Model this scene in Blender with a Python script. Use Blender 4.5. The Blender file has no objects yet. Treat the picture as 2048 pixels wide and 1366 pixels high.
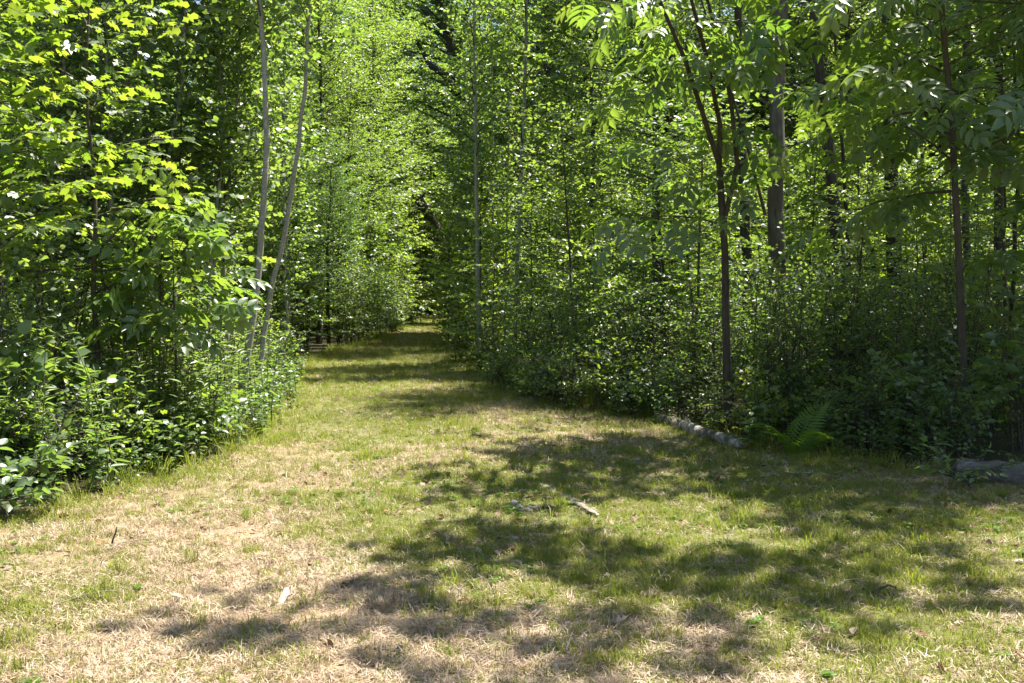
import bpy, math, random
import numpy as np
from mathutils import Vector, Matrix

# ------------------------------------------------------------------ camera, sky, sun, exposure
sc = bpy.context.scene
COL = sc.collection
F, W, H = 1991.0, 2048.0, 1366.0          # focal length and size of the photograph in its own pixels
CAM_H, HORIZON = 1.60, 590.0
PITCH = math.atan((H / 2 - HORIZON) / F)
cam_d = bpy.data.cameras.new('camera'); cam_d.lens = 35; cam_d.sensor_width = 36
cam_d.clip_start = 0.05; cam_d.clip_end = 2000
cam = bpy.data.objects.new('camera', cam_d); COL.objects.link(cam)
cam.location = (0, 0, CAM_H); cam.rotation_euler = (math.pi / 2 - PITCH, 0, 0)
sc.camera = cam

SUN_AZ, SUN_EL = math.radians(50), math.radians(66)     # azimuth clockwise from the way the camera looks
to_sun = Vector((math.sin(SUN_AZ) * math.cos(SUN_EL), math.cos(SUN_AZ) * math.cos(SUN_EL), math.sin(SUN_EL)))
world = bpy.data.worlds.new('World'); sc.world = world; world.use_nodes = True
wn = world.node_tree.nodes; wl = world.node_tree.links
sky = wn.new('ShaderNodeTexSky'); sky.sky_type = 'NISHITA'; sky.sun_disc = False
sky.sun_elevation = SUN_EL; sky.sun_rotation = SUN_AZ
wn['Background'].inputs['Strength'].default_value = 0.065
wl.new(sky.outputs['Color'], wn['Background'].inputs['Color'])
sun_d = bpy.data.lights.new('sun', 'SUN'); sun_d.energy = 5.0; sun_d.angle = math.radians(0.53)
sun_d.color = (1.0, 0.95, 0.86)
sun = bpy.data.objects.new('sun', sun_d); COL.objects.link(sun)
sun.location = to_sun * 60; sun.rotation_euler = to_sun.to_track_quat('Z', 'Y').to_euler()
sc.view_settings.view_transform = 'Standard'; sc.view_settings.look = 'None'
sc.view_settings.gamma = 1; sc.view_settings.use_curve_mapping = False
sc.view_settings.exposure = 1.7
cy = sc.cycles
cy.max_bounces = 5; cy.diffuse_bounces = 2; cy.glossy_bounces = 1; cy.transmission_bounces = 2
cy.caustics_reflective = False; cy.caustics_refractive = False
cy.sample_clamp_indirect = 6
cy.use_adaptive_sampling = True; cy.adaptive_threshold = 0.02
cy.use_denoising = True
try:
    cy.denoiser = 'OPENIMAGEDENOISE'; cy.denoising_input_passes = 'RGB_ALBEDO_NORMAL'; cy.denoising_prefilter = 'ACCURATE'
except Exception:
    pass

# ------------------------------------------------------------------ helpers
rs = np.random.default_rng(11)
UP = np.array([0, 0, 1.0])
ctp, stp = math.cos(PITCH), math.sin(PITCH)

def ray(px, py):
    u, v = (px - W / 2) / F, (H / 2 - py) / F
    return np.array([u, ctp + v * stp, -stp + v * ctp])

def at(px, py, Y):
    d = ray(px, py)
    return d * (Y / d[1]) + np.array([0, 0, CAM_H])

def on_ground(px, py):
    d = ray(px, py)
    p = d * (CAM_H / -d[2])
    return p[0], p[1]

def project(P):
    P = np.atleast_2d(P) - np.array([0, 0, CAM_H])
    z = P[:, 1] * ctp - P[:, 2] * stp
    v = P[:, 1] * stp + P[:, 2] * ctp
    z = np.maximum(z, 1e-3)
    return W / 2 + F * P[:, 0] / z, H / 2 - F * v / z, z

def vnoise(x, y, s, seed):
    g = np.random.default_rng(seed).random((64, 64))
    x = np.asarray(x, float) / s + 17.3; y = np.asarray(y, float) / s + 9.1
    i, j = np.floor(x).astype(int), np.floor(y).astype(int)
    a, b = x - i, y - j
    a, b = a * a * (3 - 2 * a), b * b * (3 - 2 * b)
    q = lambda m, n: g[m % 64, n % 64]
    return (q(i, j) * (1 - a) + q(i + 1, j) * a) * (1 - b) + (q(i, j + 1) * (1 - a) + q(i + 1, j + 1) * a) * b

def ground_z(x, y):
    x = np.asarray(x, float); y = np.asarray(y, float)
    return 0.07 * (vnoise(x, y, 3.1, 3) - 0.5) + 0.025 * (vnoise(x, y, 0.7, 4) - 0.5)

YS = [-40, -4, 2, 4, 6, 6.9, 8, 9.65, 11.4, 13.3, 16.8, 21, 29, 35, 53, 71, 74, 90]
LX = [-14, -10, -7.5, -5.6, -4.0, -3.4, -3.05, -2.65, -2.7, -3.25, -3.9, -4.5, -4.8, -4.9, -5.3, -6.2, -8.5, -9]
YR = [-40, -4, 2, 6, 8.4, 9.1, 10.3, 12.2, 15.9, 20, 24.5, 35, 53, 71, 86, 90]
RX = [14, 12, 10, 7.4, 4.6, 3.4, 2.6, 1.75, 0.1, -0.5, -1.0, -2.0, -3.3, -4.6, -6.6, -9]
left_edge = lambda y: np.interp(y, YS, LX)
right_edge = lambda y: np.interp(y, YR, RX)

class MB:
    """collects vertices and faces; build() links them as one mesh object"""
    def __init__(self):
        self.v, self.f, self.m, self.t, self.n = [], [], [], [], 0
    def add(self, v, faces, mat=0, tone=0.5):
        v = np.asarray(v, float).reshape(-1, 3)
        for f in faces if isinstance(faces, list) else [faces]:
            f = np.asarray(f, np.int32)
            if len(f):
                self.f.append(f + self.n); self.m.append(mat)
        self.v.append(v)
        self.t.append(np.broadcast_to(np.asarray(tone, float), (len(v),)))
        self.n += len(v)
    def mesh(self, name, mats, smooth=False):
        me = bpy.data.meshes.new(name)
        v = np.concatenate(self.v); t = np.concatenate(self.t)
        me.vertices.add(len(v)); me.vertices.foreach_set('co', v.astype(np.float32).ravel())
        loops = np.concatenate([f.ravel() for f in self.f])
        tot = np.concatenate([np.full(len(f), f.shape[1], np.int32) for f in self.f])
        mi = np.concatenate([np.full(len(f), m, np.int32) for f, m in zip(self.f, self.m)])
        me.loops.add(len(loops)); me.loops.foreach_set('vertex_index', loops.astype(np.int32))
        me.polygons.add(len(tot))
        start = np.concatenate([[0], np.cumsum(tot)[:-1]]).astype(np.int32)
        me.polygons.foreach_set('loop_start', start)
        try:
            me.polygons.foreach_set('loop_total', tot)
        except Exception:
            pass
        me.polygons.foreach_set('material_index', mi)
        if smooth:
            me.polygons.foreach_set('use_smooth', np.ones(len(tot), bool))
        a = me.attributes.new('tone', 'FLOAT', 'POINT'); a.data.foreach_set('value', t.astype(np.float32))
        for m in mats: me.materials.append(m)
        me.update(calc_edges=True)
        return me
    def build(self, name, mats, parent=None, smooth=False, loc=None):
        return link(name, self.mesh(name, mats, smooth), parent, loc)

def link(name, data, parent=None, loc=None):
    o = bpy.data.objects.new(name, data); COL.objects.link(o)
    if parent is not None: o.parent = parent
    if loc is not None: o.location = loc
    return o

LABELS = set()
def tag(o, label, cat, group=None):
    o['label'] = label; o['category'] = cat
    if group: o['group'] = group
    LABELS.add(label)
    return o

def thing(name, loc=(0, 0, 0), rz=0.0, s=1.0):
    o = link(name, None, None, loc); o.rotation_euler = (0, 0, rz); o.scale = (s, s, s); o.empty_display_size = 0.2
    return o

def unit(a):
    a = np.asarray(a, float)
    return a / np.maximum(np.linalg.norm(a, axis=-1, keepdims=True), 1e-9)

def tube(mb, pts, rad, sides=5, mat=0, tone=0.5, rough=0.0, cap=False):
    pts = np.asarray(pts, float); n = len(pts)
    rad = np.broadcast_to(np.asarray(rad, float), (n,))
    tan = unit(np.gradient(pts, axis=0))
    ref = np.array([1.0, 0, 0]) if abs(tan[0][0]) < 0.8 else np.array([0, 1.0, 0])
    a = unit(np.cross(tan, ref)); b = np.cross(tan, a)
    th = np.linspace(0, 2 * math.pi, sides, endpoint=False)
    rr = rad[:, None] * (1 + rough * rs.normal(size=(n, sides)))
    v = pts[:, None, :] + rr[..., None] * (np.cos(th)[None, :, None] * a[:, None, :] + np.sin(th)[None, :, None] * b[:, None, :])
    i = np.arange(n - 1)[:, None] * sides; k = np.arange(sides)[None, :]; k2 = (k + 1) % sides
    q = np.stack([i + k, i + k2, i + sides + k2, i + sides + k], -1).reshape(-1, 4)
    mb.add(v.reshape(-1, 3), q, mat, tone)
    if cap:
        for e, flip in ((0, True), (n - 1, False)):
            ring = v[e]; c = ring.mean(0) + (tan[e] * rad[e] * (0.12 if not flip else -0.12))
            idx = np.stack([np.full(sides, sides), np.arange(sides), (np.arange(sides) + 1) % sides], -1)
            mb.add(np.vstack([ring, c]), idx[:, ::-1] if flip else idx, mat if cap is True else cap, tone)

# ------------------------------------------------------------------ leaf shapes: x across, y along (0..1), z up
def tmpl(v, f): return np.array(v, float), np.array(f, int)
OVATE2 = tmpl([(0, 0, 0), (-.30, .45, .07), (0, 1, -.08), (.30, .45, .07)], [(0, 2, 1), (0, 3, 2)])
ROUND4 = tmpl([(0, 0, 0), (-.40, .28, .06), (-.36, .68, .05), (0, 1, -.06), (.36, .68, .05), (.40, .28, .06)],
              [(0, 3, 2), (0, 2, 1), (0, 4, 3), (0, 5, 4)])
OVATE6 = tmpl([(0, 0, 0), (-.22, .2, .05), (-.29, .48, .06), (-.17, .78, .0), (0, 1, -.14), (.17, .78, .0), (.29, .48, .06), (.22, .2, .05), (0, .5, -.01)],
              [(0, 8, 1), (1, 8, 2), (2, 8, 3), (3, 8, 4), (4, 8, 5), (5, 8, 6), (6, 8, 7), (7, 8, 0)])
LANCE2 = tmpl([(0, 0, 0), (-.085, .4, .03), (0, 1, -.16), (.085, .4, .03)], [(0, 2, 1), (0, 3, 2)])
MAPLE = tmpl([(0, 0, 0), (-.20, .02, .0), (-.48, .20, -.03), (-.26, .36, .04), (-.50, .66, -.05), (-.17, .64, .03), (0, 1.0, -.12),
              (.17, .64, .03), (.50, .66, -.05), (.26, .36, .04), (.48, .20, -.03), (.20, .02, .0), (0, .4, .0)],
             [(12, (i + 1) % 12, i) for i in range(12)])
MAPLE5 = tmpl([(0, 0, 0), (-.48, .22, .02), (-.18, .45, .05), (-.42, .7, .0), (0, 1, -.1), (.42, .7, .0), (.18, .45, .05), (.48, .22, .02)],
              [(0, 2, 1), (0, 4, 2), (2, 4, 3), (0, 6, 4), (0, 7, 6), (4, 6, 5)])
OAK = tmpl([(0, 0, 0), (-.10, .16, .02), (-.26, .24, .0), (-.12, .36, .03), (-.36, .54, -.02), (-.16, .62, .02), (-.24, .86, -.04), (0, 1, -.1),
            (.24, .86, -.04), (.16, .62, .02), (.36, .54, -.02), (.12, .36, .03), (.26, .24, .0), (.10, .16, .02), (0, .5, 0)],
           [(14, (i + 1) % 14, i) for i in range(14)])

def compound(n_pairs, leaflet, width, fine):
    base = OVATE6 if fine else OVATE2
    V, Fc, k = [], [], 0
    def put(origin, ang, ln, tilt):
        nonlocal k
        v = base[0].copy(); v[:, 0] *= width; v = v * ln
        c, s = math.cos(ang), math.sin(ang)
        x, y, z = v[:, 0], v[:, 1], v[:, 2] - tilt * v[:, 1]
        V.append(np.stack([origin[0] + c * x + s * y, origin[1] - s * x + c * y, origin[2] + z], -1))
        Fc.append(base[1] + k); k += len(v)
    for i in range(n_pairs):
        y = 0.28 + 0.5 * i / max(n_pairs - 1, 1)
        z = 0.02 - 0.22 * y * y
        ln = leaflet * (0.8 + 0.35 * math.sin(math.pi * (i + .8) / (n_pairs + .6)))
        put((0, y, z), math.radians(62 - 6 * i), ln, 0.28)
        put((0, y + .015, z), -math.radians(62 - 6 * i), ln, 0.28)
    put((0, .80, -.13), 0, leaflet * 1.1, 0.35)
    w = .006
    V.append(np.array([(-w, 0, 0), (w, 0, 0), (-w, .4, -.02), (w, .4, -.02), (-w, .82, -.13), (w, .82, -.13)]))
    Fc.append(np.array([(0, 1, 2), (1, 3, 2), (2, 3, 4), (3, 5, 4)]) + k)
    return np.concatenate(V), np.concatenate(Fc)
ASH = compound(3, .36, 0.95, True)
HICK = compound(3, .42, .80, True)
ASH_FAR = compound(3, .38, 1.0, False)

class Leaves:
    def __init__(self): self.P, self.D, self.N, self.S, self.T = [], [], [], [], []
    def add(self, P, D, N, S, T):
        self.P.append(P); self.D.append(D); self.N.append(N); self.S.append(S); self.T.append(T)
    def arrays(self):
        P, D, N, S, T = (np.concatenate(a) for a in (self.P, self.D, self.N, self.S, self.T))
        D = unit(D); X = unit(np.cross(D, N)); N = np.cross(X, D)
        return P, X, D, N, S, T

def leaf_faces(mb, t, arr, mat):
    P, X, D, N, S, T = arr
    V, Fc = t; n, k = len(P), len(V)
    v = P[:, None] + S[:, None, None] * (V[None, :, 0:1] * X[:, None] + V[None, :, 1:2] * D[:, None] + V[None, :, 2:3] * N[:, None])
    f = (Fc[None] + (np.arange(n) * k)[:, None, None]).reshape(-1, 3)
    mb.add(v.reshape(-1, 3), f, mat, np.repeat(T, k))

def interp_poly(pts, t):
    n = len(pts) - 1
    x = min(max(t, 0), 0.99999) * n; i = int(x)
    return pts[i] + (pts[i + 1] - pts[i]) * (x - i)

def grow(mb, lv, trunk, trad, h0=.3, nb=30, L=1.4, elev=(20, 45), profile='cone', twig=.45, tstep=.14, leaf=.06, lstep=.07,
         droop=.3, flat=.45, bmat=1, sides=4, curve=.25, az0=None, azspan=None, ljit=.25, top=1.0, twigmesh=True, leafback=0.25):
    """branches and twigs on a trunk line, twigs carry leaves in flat sprays"""
    trunk = np.asarray(trunk); ga = 2.39996; az = rs.random() * 6.28
    for b in range(nb):
        t = h0 + (top - h0) * ((b + rs.random() * .8) / nb)
        p0 = interp_poly(trunk, t)
        if az0 is None:
            az += ga + rs.normal() * .35; a = az
        else:
            a = az0 + (rs.random() - .5) * azspan
        u = (t - h0) / max(1 - h0, 1e-3)
        pr = {'cone': 1.05 - .8 * u, 'round': math.sin(math.pi * min(.15 + .8 * u, 1)) ** .7, 'even': 1 - .35 * u, 'vase': .45 + .55 * u}[profile]
        ln = L * pr * (.65 + .6 * rs.random())
        e = math.radians(elev[0] + (elev[1] - elev[0]) * rs.random() + 25 * u)
        h = np.array([math.cos(a), math.sin(a), 0])
        d = h * math.cos(e) + UP * math.sin(e)
        n = 5; pts = [p0]
        side = np.array([-h[1], h[0], 0]); wob = rs.normal() * .25
        for i in range(1, n + 1):
            d = unit(d - UP * curve * .2 + side * wob * .2 + rs.normal(size=3) * .07)
            pts.append(pts[-1] + d * ln / n)
        pts = np.array(pts)
        r0 = max(.006, min(trad * (1 - .75 * t) * .45, .018 * ln + .004))
        if twigmesh: tube(mb, pts, np.linspace(r0, .003, n + 1), sides, bmat)
        nt = max(3, int(ln * .85 / tstep))
        for k in range(nt + 1):
            s = .15 + .85 * k / nt
            q = interp_poly(pts, s); i = min(int(s * n), n - 1); bd = unit(pts[i + 1] - pts[i])
            sd = unit(np.cross(bd, UP) + 1e-6) * (1 if k % 2 else -1)
            td = bd if k == nt else unit(bd * .6 + sd * .8 + UP * (rs.normal() * .25 + .05))
            tl = twig * (1.1 - .55 * s) * (.55 + .8 * rs.random())
            m = max(3, int(tl / lstep))
            ss = (np.arange(m) + .6) / m
            bend = -UP * droop * .35
            TP = q + td * tl * ss[:, None] + bend * tl * (ss ** 2)[:, None]
            if twigmesh:
                e1 = q + td * tl * .5 + bend * tl * .25; e2 = q + td * tl + bend * tl
                tube(mb, [q, e1, e2], [.0035, .0025, .0015], 3, bmat)
            sgn = np.where(np.arange(m) % 2, 1.0, -1.0)[:, None]
            ts = unit(np.cross(td, UP) + 1e-6)
            D = td * .55 + ts * sgn * .8 - UP * droop * rs.random((m, 1)) + rs.normal(size=(m, 3)) * ljit
            D[-1] = td - UP * droop * .6
            N = UP + rs.normal(size=(m, 3)) * flat
            S = leaf * (.65 + .6 * rs.random(m))
            lv.add(TP, D, N, S, np.clip(rs.normal(.5, .22, m), 0, 1))

# ------------------------------------------------------------------ materials
def nodes_of(name):
    m = bpy.data.materials.new(name); m.use_nodes = True
    nt = m.node_tree; nt.nodes.clear()
    out = nt.nodes.new('ShaderNodeOutputMaterial')
    return m, nt, out
def N(nt, t, **kw):
    n = nt.nodes.new(t)
    for k, v in kw.items(): setattr(n, k, v)
    return n
def mixc(nt, fac, a, b):
    n = N(nt, 'ShaderNodeMix', data_type='RGBA')
    for i, x in ((0, fac), (6, a), (7, b)):
        if hasattr(x, 'is_output'): nt.links.new(x, n.inputs[i])
        elif i == 0: n.inputs[0].default_value = x
        else: n.inputs[i].default_value = (*x, 1)
    return n.outputs[2]
def noise(nt, scale, detail=4, vec=None, rough=.6):
    n = N(nt, 'ShaderNodeTexNoise'); n.inputs['Scale'].default_value = scale; n.inputs['Detail'].default_value = detail
    n.inputs['Roughness'].default_value = rough
    if vec is not None: nt.links.new(vec, n.inputs['Vector'])
    return n.outputs['Fac']
def ramp(nt, fac, stops):
    r = N(nt, 'ShaderNodeValToRGB'); nt.links.new(fac, r.inputs['Fac'])
    el = r.color_ramp.elements
    while len(el) < len(stops): el.new(.5)
    for e, (p, c) in zip(el, stops): e.position = p; e.color = (*c, 1) if len(c) == 3 else c
    return r.outputs['Color']
def attr(nt, name):
    a = N(nt, 'ShaderNodeAttribute', attribute_name=name); return a.outputs['Fac']
def math_n(nt, op, a, b=0.0):
    n = N(nt, 'ShaderNodeMath', operation=op)
    for i, x in enumerate((a, b)):
        if hasattr(x, 'is_output'): nt.links.new(x, n.inputs[i])
        else: n.inputs[i].default_value = x
    return n.outputs[0]

def leaf_mat(name, dark, light, tr_dark, tr_light, fac=.45, rough=.36, spec=.5):
    m, nt, out = nodes_of(name)
    oi = N(nt, 'ShaderNodeObjectInfo').outputs['Random']
    f = math_n(nt, 'ADD', math_n(nt, 'MULTIPLY', attr(nt, 'tone'), .65), math_n(nt, 'MULTIPLY', oi, .4))
    base = mixc(nt, f, dark, light); tr = mixc(nt, f, tr_dark, tr_light)
    p = N(nt, 'ShaderNodeBsdfPrincipled'); nt.links.new(base, p.inputs['Base Color'])
    p.inputs['Roughness'].default_value = rough; p.inputs['Specular IOR Level'].default_value = spec
    t = N(nt, 'ShaderNodeBsdfTranslucent'); nt.links.new(tr, t.inputs['Color'])
    mx = N(nt, 'ShaderNodeMixShader'); mx.inputs[0].default_value = fac
    nt.links.new(p.outputs[0], mx.inputs[1]); nt.links.new(t.outputs[0], mx.inputs[2])
    nt.links.new(mx.outputs[0], out.inputs[0])
    return m

def bark_mat(name, c1, c2, c3, scale=14, stretch=.25, bump=.5, along_x=1.0):
    m, nt, out = nodes_of(name)
    tc = N(nt, 'ShaderNodeTexCoord').outputs['Object']
    mp = N(nt, 'ShaderNodeMapping'); nt.links.new(tc, mp.inputs[0]); mp.inputs['Scale'].default_value = (along_x, 1, stretch)
    n1 = noise(nt, scale, 6, mp.outputs[0], .7); n2 = noise(nt, scale * .22, 3, tc)
    c = mixc(nt, ramp(nt, n2, [(.40, (0, 0, 0)), (.62, (1, 1, 1))]), ramp(nt, n1, [(.32, c1), (.62, c2)]), c3)
    p = N(nt, 'ShaderNodeBsdfPrincipled'); p.inputs['Roughness'].default_value = .85; p.inputs['Specular IOR Level'].default_value = .2
    nt.links.new(c, p.inputs['Base Color'])
    b = N(nt, 'ShaderNodeBump'); b.inputs['Strength'].default_value = bump; b.inputs['Distance'].default_value = .02
    nt.links.new(n1, b.inputs['Height']); nt.links.new(b.outputs[0], p.inputs['Normal'])
    nt.links.new(p.outputs[0], out.inputs[0])
    return m

M_LEAF = leaf_mat('leaf_green', (.046, .096, .024), (.100, .145, .060), (.18, .36, .025), (.46, .60, .07), .43, .44, 1.0)
M_MAPLE = leaf_mat('leaf_maple', (.058, .108, .022), (.110, .150, .045), (.24, .44, .02), (.52, .64, .05), .45, .44, 1.0)
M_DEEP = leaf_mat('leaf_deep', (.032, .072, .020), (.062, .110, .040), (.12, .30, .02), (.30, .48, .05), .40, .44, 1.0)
M_ASPEN = leaf_mat('leaf_aspen', (.050, .098, .030), (.110, .155, .075), (.20, .40, .03), (.50, .63, .09), .43, .42, 1.0)
M_ASH = leaf_mat('leaf_ash', (.050, .100, .028), (.105, .150, .065), (.20, .40, .03), (.44, .58, .06), .40, .44, 1.0)
M_WEED = leaf_mat('leaf_weed', (.058, .115, .034), (.115, .165, .070), (.18, .36, .04), (.38, .52, .07), .40, .44, 1.0)
M_FERN = leaf_mat('leaf_fern', (.08, .16, .02), (.11, .19, .028), (.30, .50, .02), (.42, .58, .03), .45, .45)
M_PALE = bark_mat('bark_pale', (.13, .12, .10), (.44, .42, .35), (.28, .265, .215), 24, 1.6, .4)
M_DARK = bark_mat('bark_dark', (.018, .015, .012), (.115, .095, .072), (.06, .051, .041), 18, .16, 1.0)
M_GREY = bark_mat('bark_grey', (.035, .028, .022), (.26, .23, .19), (.12, .10, .08), 11, .13, 1.0)
M_TWIG = bark_mat('bark_twig', (.04, .033, .025), (.115, .098, .078), (.075, .064, .050), 20, .5, .3)
M_STEM = bark_mat('stem_green', (.06, .07, .025), (.11, .12, .04), (.09, .08, .035), 20, .5, .2)
M_WOOD = bark_mat('bleached_wood', (.07, .055, .04), (.50, .45, .37), (.24, .205, .16), 45, .6, 1.0)
M_CHIP = bark_mat('fresh_wood', (.46, .38, .27), (.60, .52, .40), (.55, .46, .34), 30, .2, .2)
M_LOG = bark_mat('log_bark', (.04, .034, .027), (.52, .48, .40), (.10, .085, .065), 26, .9, 1.0)
M_LOGD = bark_mat('log_dark', (.035, .03, .026), (.27, .245, .21), (.13, .115, .10), 34, 1.0, 1.0, .12)
M_STONE = bark_mat('pale_stone', (.36, .33, .27), (.55, .51, .44), (.46, .43, .36), 30, 1, .2)
M_DEAD = leaf_mat('leaf_dead', (.06, .03, .018), (.26, .14, .075), (.10, .05, .02), (.2, .10, .04), .15, .6, .3)
M_DEADP = leaf_mat('leaf_dead_pale', (.26, .19, .13), (.42, .33, .25), (.2, .15, .10), (.25, .2, .12), .15, .6, .3)

def blade_mat(name, stops, tr, fac):
    m, nt, out = nodes_of(name)
    oi = N(nt, 'ShaderNodeObjectInfo').outputs['Random']
    pos = N(nt, 'ShaderNodeNewGeometry').outputs['Position']
    f = math_n(nt, 'ADD', math_n(nt, 'MULTIPLY', oi, .45), math_n(nt, 'MULTIPLY', noise(nt, 1.7, 3, pos), .45))
    f = math_n(nt, 'ADD', f, math_n(nt, 'MULTIPLY', attr(nt, 'tone'), .3))
    c = ramp(nt, math_n(nt, 'MULTIPLY', f, .85), stops)
    p = N(nt, 'ShaderNodeBsdfPrincipled'); p.inputs['Roughness'].default_value = .5; p.inputs['Specular IOR Level'].default_value = .35
    nt.links.new(c, p.inputs['Base Color'])
    t = N(nt, 'ShaderNodeBsdfTranslucent'); t.inputs[0].default_value = (*tr, 1)
    mx = N(nt, 'ShaderNodeMixShader'); mx.inputs[0].default_value = fac
    nt.links.new(p.outputs[0], mx.inputs[1]); nt.links.new(t.outputs[0], mx.inputs[2]); nt.links.new(mx.outputs[0], out.inputs[0])
    return m
M_GRASS = blade_mat('grass_blade', [(.2, (.085, .125, .016)), (.5, (.18, .205, .028)), (.8, (.34, .31, .09))], (.32, .38, .035), .42)
M_STRAW = blade_mat('straw', [(.12, (.10, .065, .04)), (.3, (.28, .195, .125)), (.5, (.44, .335, .225)), (.8, (.62, .51, .38))], (.40, .28, .14), .2)

def path_mat():
    m, nt, out = nodes_of('mown_turf')
    pos = N(nt, 'ShaderNodeNewGeometry').outputs['Position']
    fine = noise(nt, 55, 6, pos, .75); mid = noise(nt, 7, 4, pos)
    thatch = ramp(nt, fine, [(.33, (.13, .085, .052)), (.5, (.33, .235, .145)), (.66, (.50, .385, .26))])
    soil = ramp(nt, fine, [(.35, (.06, .042, .030)), (.65, (.20, .14, .10))])
    tan = mixc(nt, ramp(nt, mid, [(.46, (1, 1, 1)), (.60, (0, 0, 0))]), thatch, soil)
    tan = mixc(nt, ramp(nt, noise(nt, 2.3, 3, pos), [(.35, (.5, .5, .5)), (.6, (0, 0, 0))]), thatch, tan)
    green = ramp(nt, fine, [(.35, (.045, .06, .018)), (.62, (.15, .17, .05))])
    g = math_n(nt, 'MULTIPLY', attr(nt, 'green'), .8)
    c = mixc(nt, g, tan, green)
    p = N(nt, 'ShaderNodeBsdfPrincipled'); p.inputs['Roughness'].default_value = .9; p.inputs['Specular IOR Level'].default_value = .15
    nt.links.new(c, p.inputs['Base Color'])
    b = N(nt, 'ShaderNodeBump'); b.inputs['Strength'].default_value = .8; b.inputs['Distance'].default_value = .02
    nt.links.new(fine, b.inputs['Height']); nt.links.new(b.outputs[0], p.inputs['Normal'])
    nt.links.new(p.outputs[0], out.inputs[0])
    return m
def floor_mat():
    m, nt, out = nodes_of('forest_floor')
    pos = N(nt, 'ShaderNodeNewGeometry').outputs['Position']
    fine = noise(nt, 30, 6, pos, .75)
    c = mixc(nt, noise(nt, 1.2, 4, pos), ramp(nt, fine, [(.3, (.03, .022, .014)), (.7, (.14, .10, .065))]), ramp(nt, fine, [(.3, (.02, .03, .01)), (.7, (.07, .085, .03))]))
    p = N(nt, 'ShaderNodeBsdfPrincipled'); p.inputs['Roughness'].default_value = .9; p.inputs['Specular IOR Level'].default_value = .15
    nt.links.new(c, p.inputs['Base Color'])
    b = N(nt, 'ShaderNodeBump'); b.inputs['Strength'].default_value = 1; b.inputs['Distance'].default_value = .04
    nt.links.new(fine, b.inputs['Height']); nt.links.new(b.outputs[0], p.inputs['Normal'])
    nt.links.new(p.outputs[0], out.inputs[0])
    return m
M_PATH, M_FLOOR = path_mat(), floor_mat()

# ------------------------------------------------------------------ the setting: ground and mown path
GREEN = []                                             # (x, y, radius, strength): greener patches of the turf
for px, py, r, s in [(830, 1010, .9, .55), (960, 1060, .9, .5), (760, 860, 1.6, .5), (700, 790, 2.4, .55), (820, 740, 3, .5), (780, 700, 5, .45), (1250, 1000, 1.5, .5), (1500, 980, 1.4, .45),
                     (1750, 1020, 1.2, .4), (1100, 1090, .8, .35), (1600, 1160, .6, .5), (1450, 1110, .6, .4), (1750, 1240, .35, .5), (60, 1200, .5, .35),
                     (150, 1160, .5, .3), (1050, 950, .8, .35), (830, 645, 8, .6), (900, 860, 1.0, .2),
                     (300, 1100, .9, -.45), (600, 1050, .7, -.35), (550, 1260, .8, -.35), (1000, 1300, .8, -.25), (1350, 1290, .6, -.2), (450, 950, .8, -.15),
                     (1150, 850, 1.0, -.2), (740, 905, .7, -.15), (1400, 860, .8, -.2)]:
    GREEN.append((*on_ground(px, py), r, s))
def green(x, y):
    g = .45 + .8 * (vnoise(x, y, 1.1, 21) - .5) + .45 * (vnoise(x, y, .33, 22) - .5)
    for gx, gy, r, s in GREEN:
        g = g + s * np.exp(-((x - gx) ** 2 + ((y - gy) * .8) ** 2) / (r * r))
    return np.clip(g, 0, 1)

def lines(a, b, near0, near1, step, grow_f):
    out = [near0]
    while out[-1] < near1: out.append(out[-1] + step)
    s = step
    while out[-1] < b: s *= grow_f; out.append(out[-1] + s)
    s = step; pre = [near0]
    while pre[-1] > a: s *= grow_f; pre.append(pre[-1] - s)
    return np.array(pre[1:][::-1] + out)
gx = lines(-420, 420, -6, 6, .11, 1.16); gy = lines(-300, 700, 3, 16, .13, 1.10)
X, Y = np.meshgrid(gx, gy); Z = ground_z(X, Y)
nx = len(gx); ii = (np.arange(len(gy) - 1)[:, None] * nx + np.arange(nx - 1)[None]).ravel()
quads = np.stack([ii, ii + 1, ii + nx + 1, ii + nx], -1)
cx, cyy = X.ravel()[quads].mean(1), Y.ravel()[quads].mean(1)
mown = (cx > left_edge(cyy) - .15) & (cx < right_edge(cyy) + .15) & (cyy < 76) & (cyy > -40)
allv = np.stack([X.ravel(), Y.ravel(), Z.ravel()], -1)
for name, sel, mat in (('path', mown, M_PATH), ('ground', ~mown, M_FLOOR)):
    q = quads[sel]; u, inv = np.unique(q, return_inverse=True)
    b = MB(); b.add(allv[u], inv.reshape(q.shape))
    o = b.build(name, [mat], smooth=True); o['kind'] = 'structure'
    a = o.data.attributes.new('green', 'FLOAT', 'POINT')
    a.data.foreach_set('value', green(allv[u][:, 0], allv[u][:, 1]).astype(np.float32))

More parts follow.
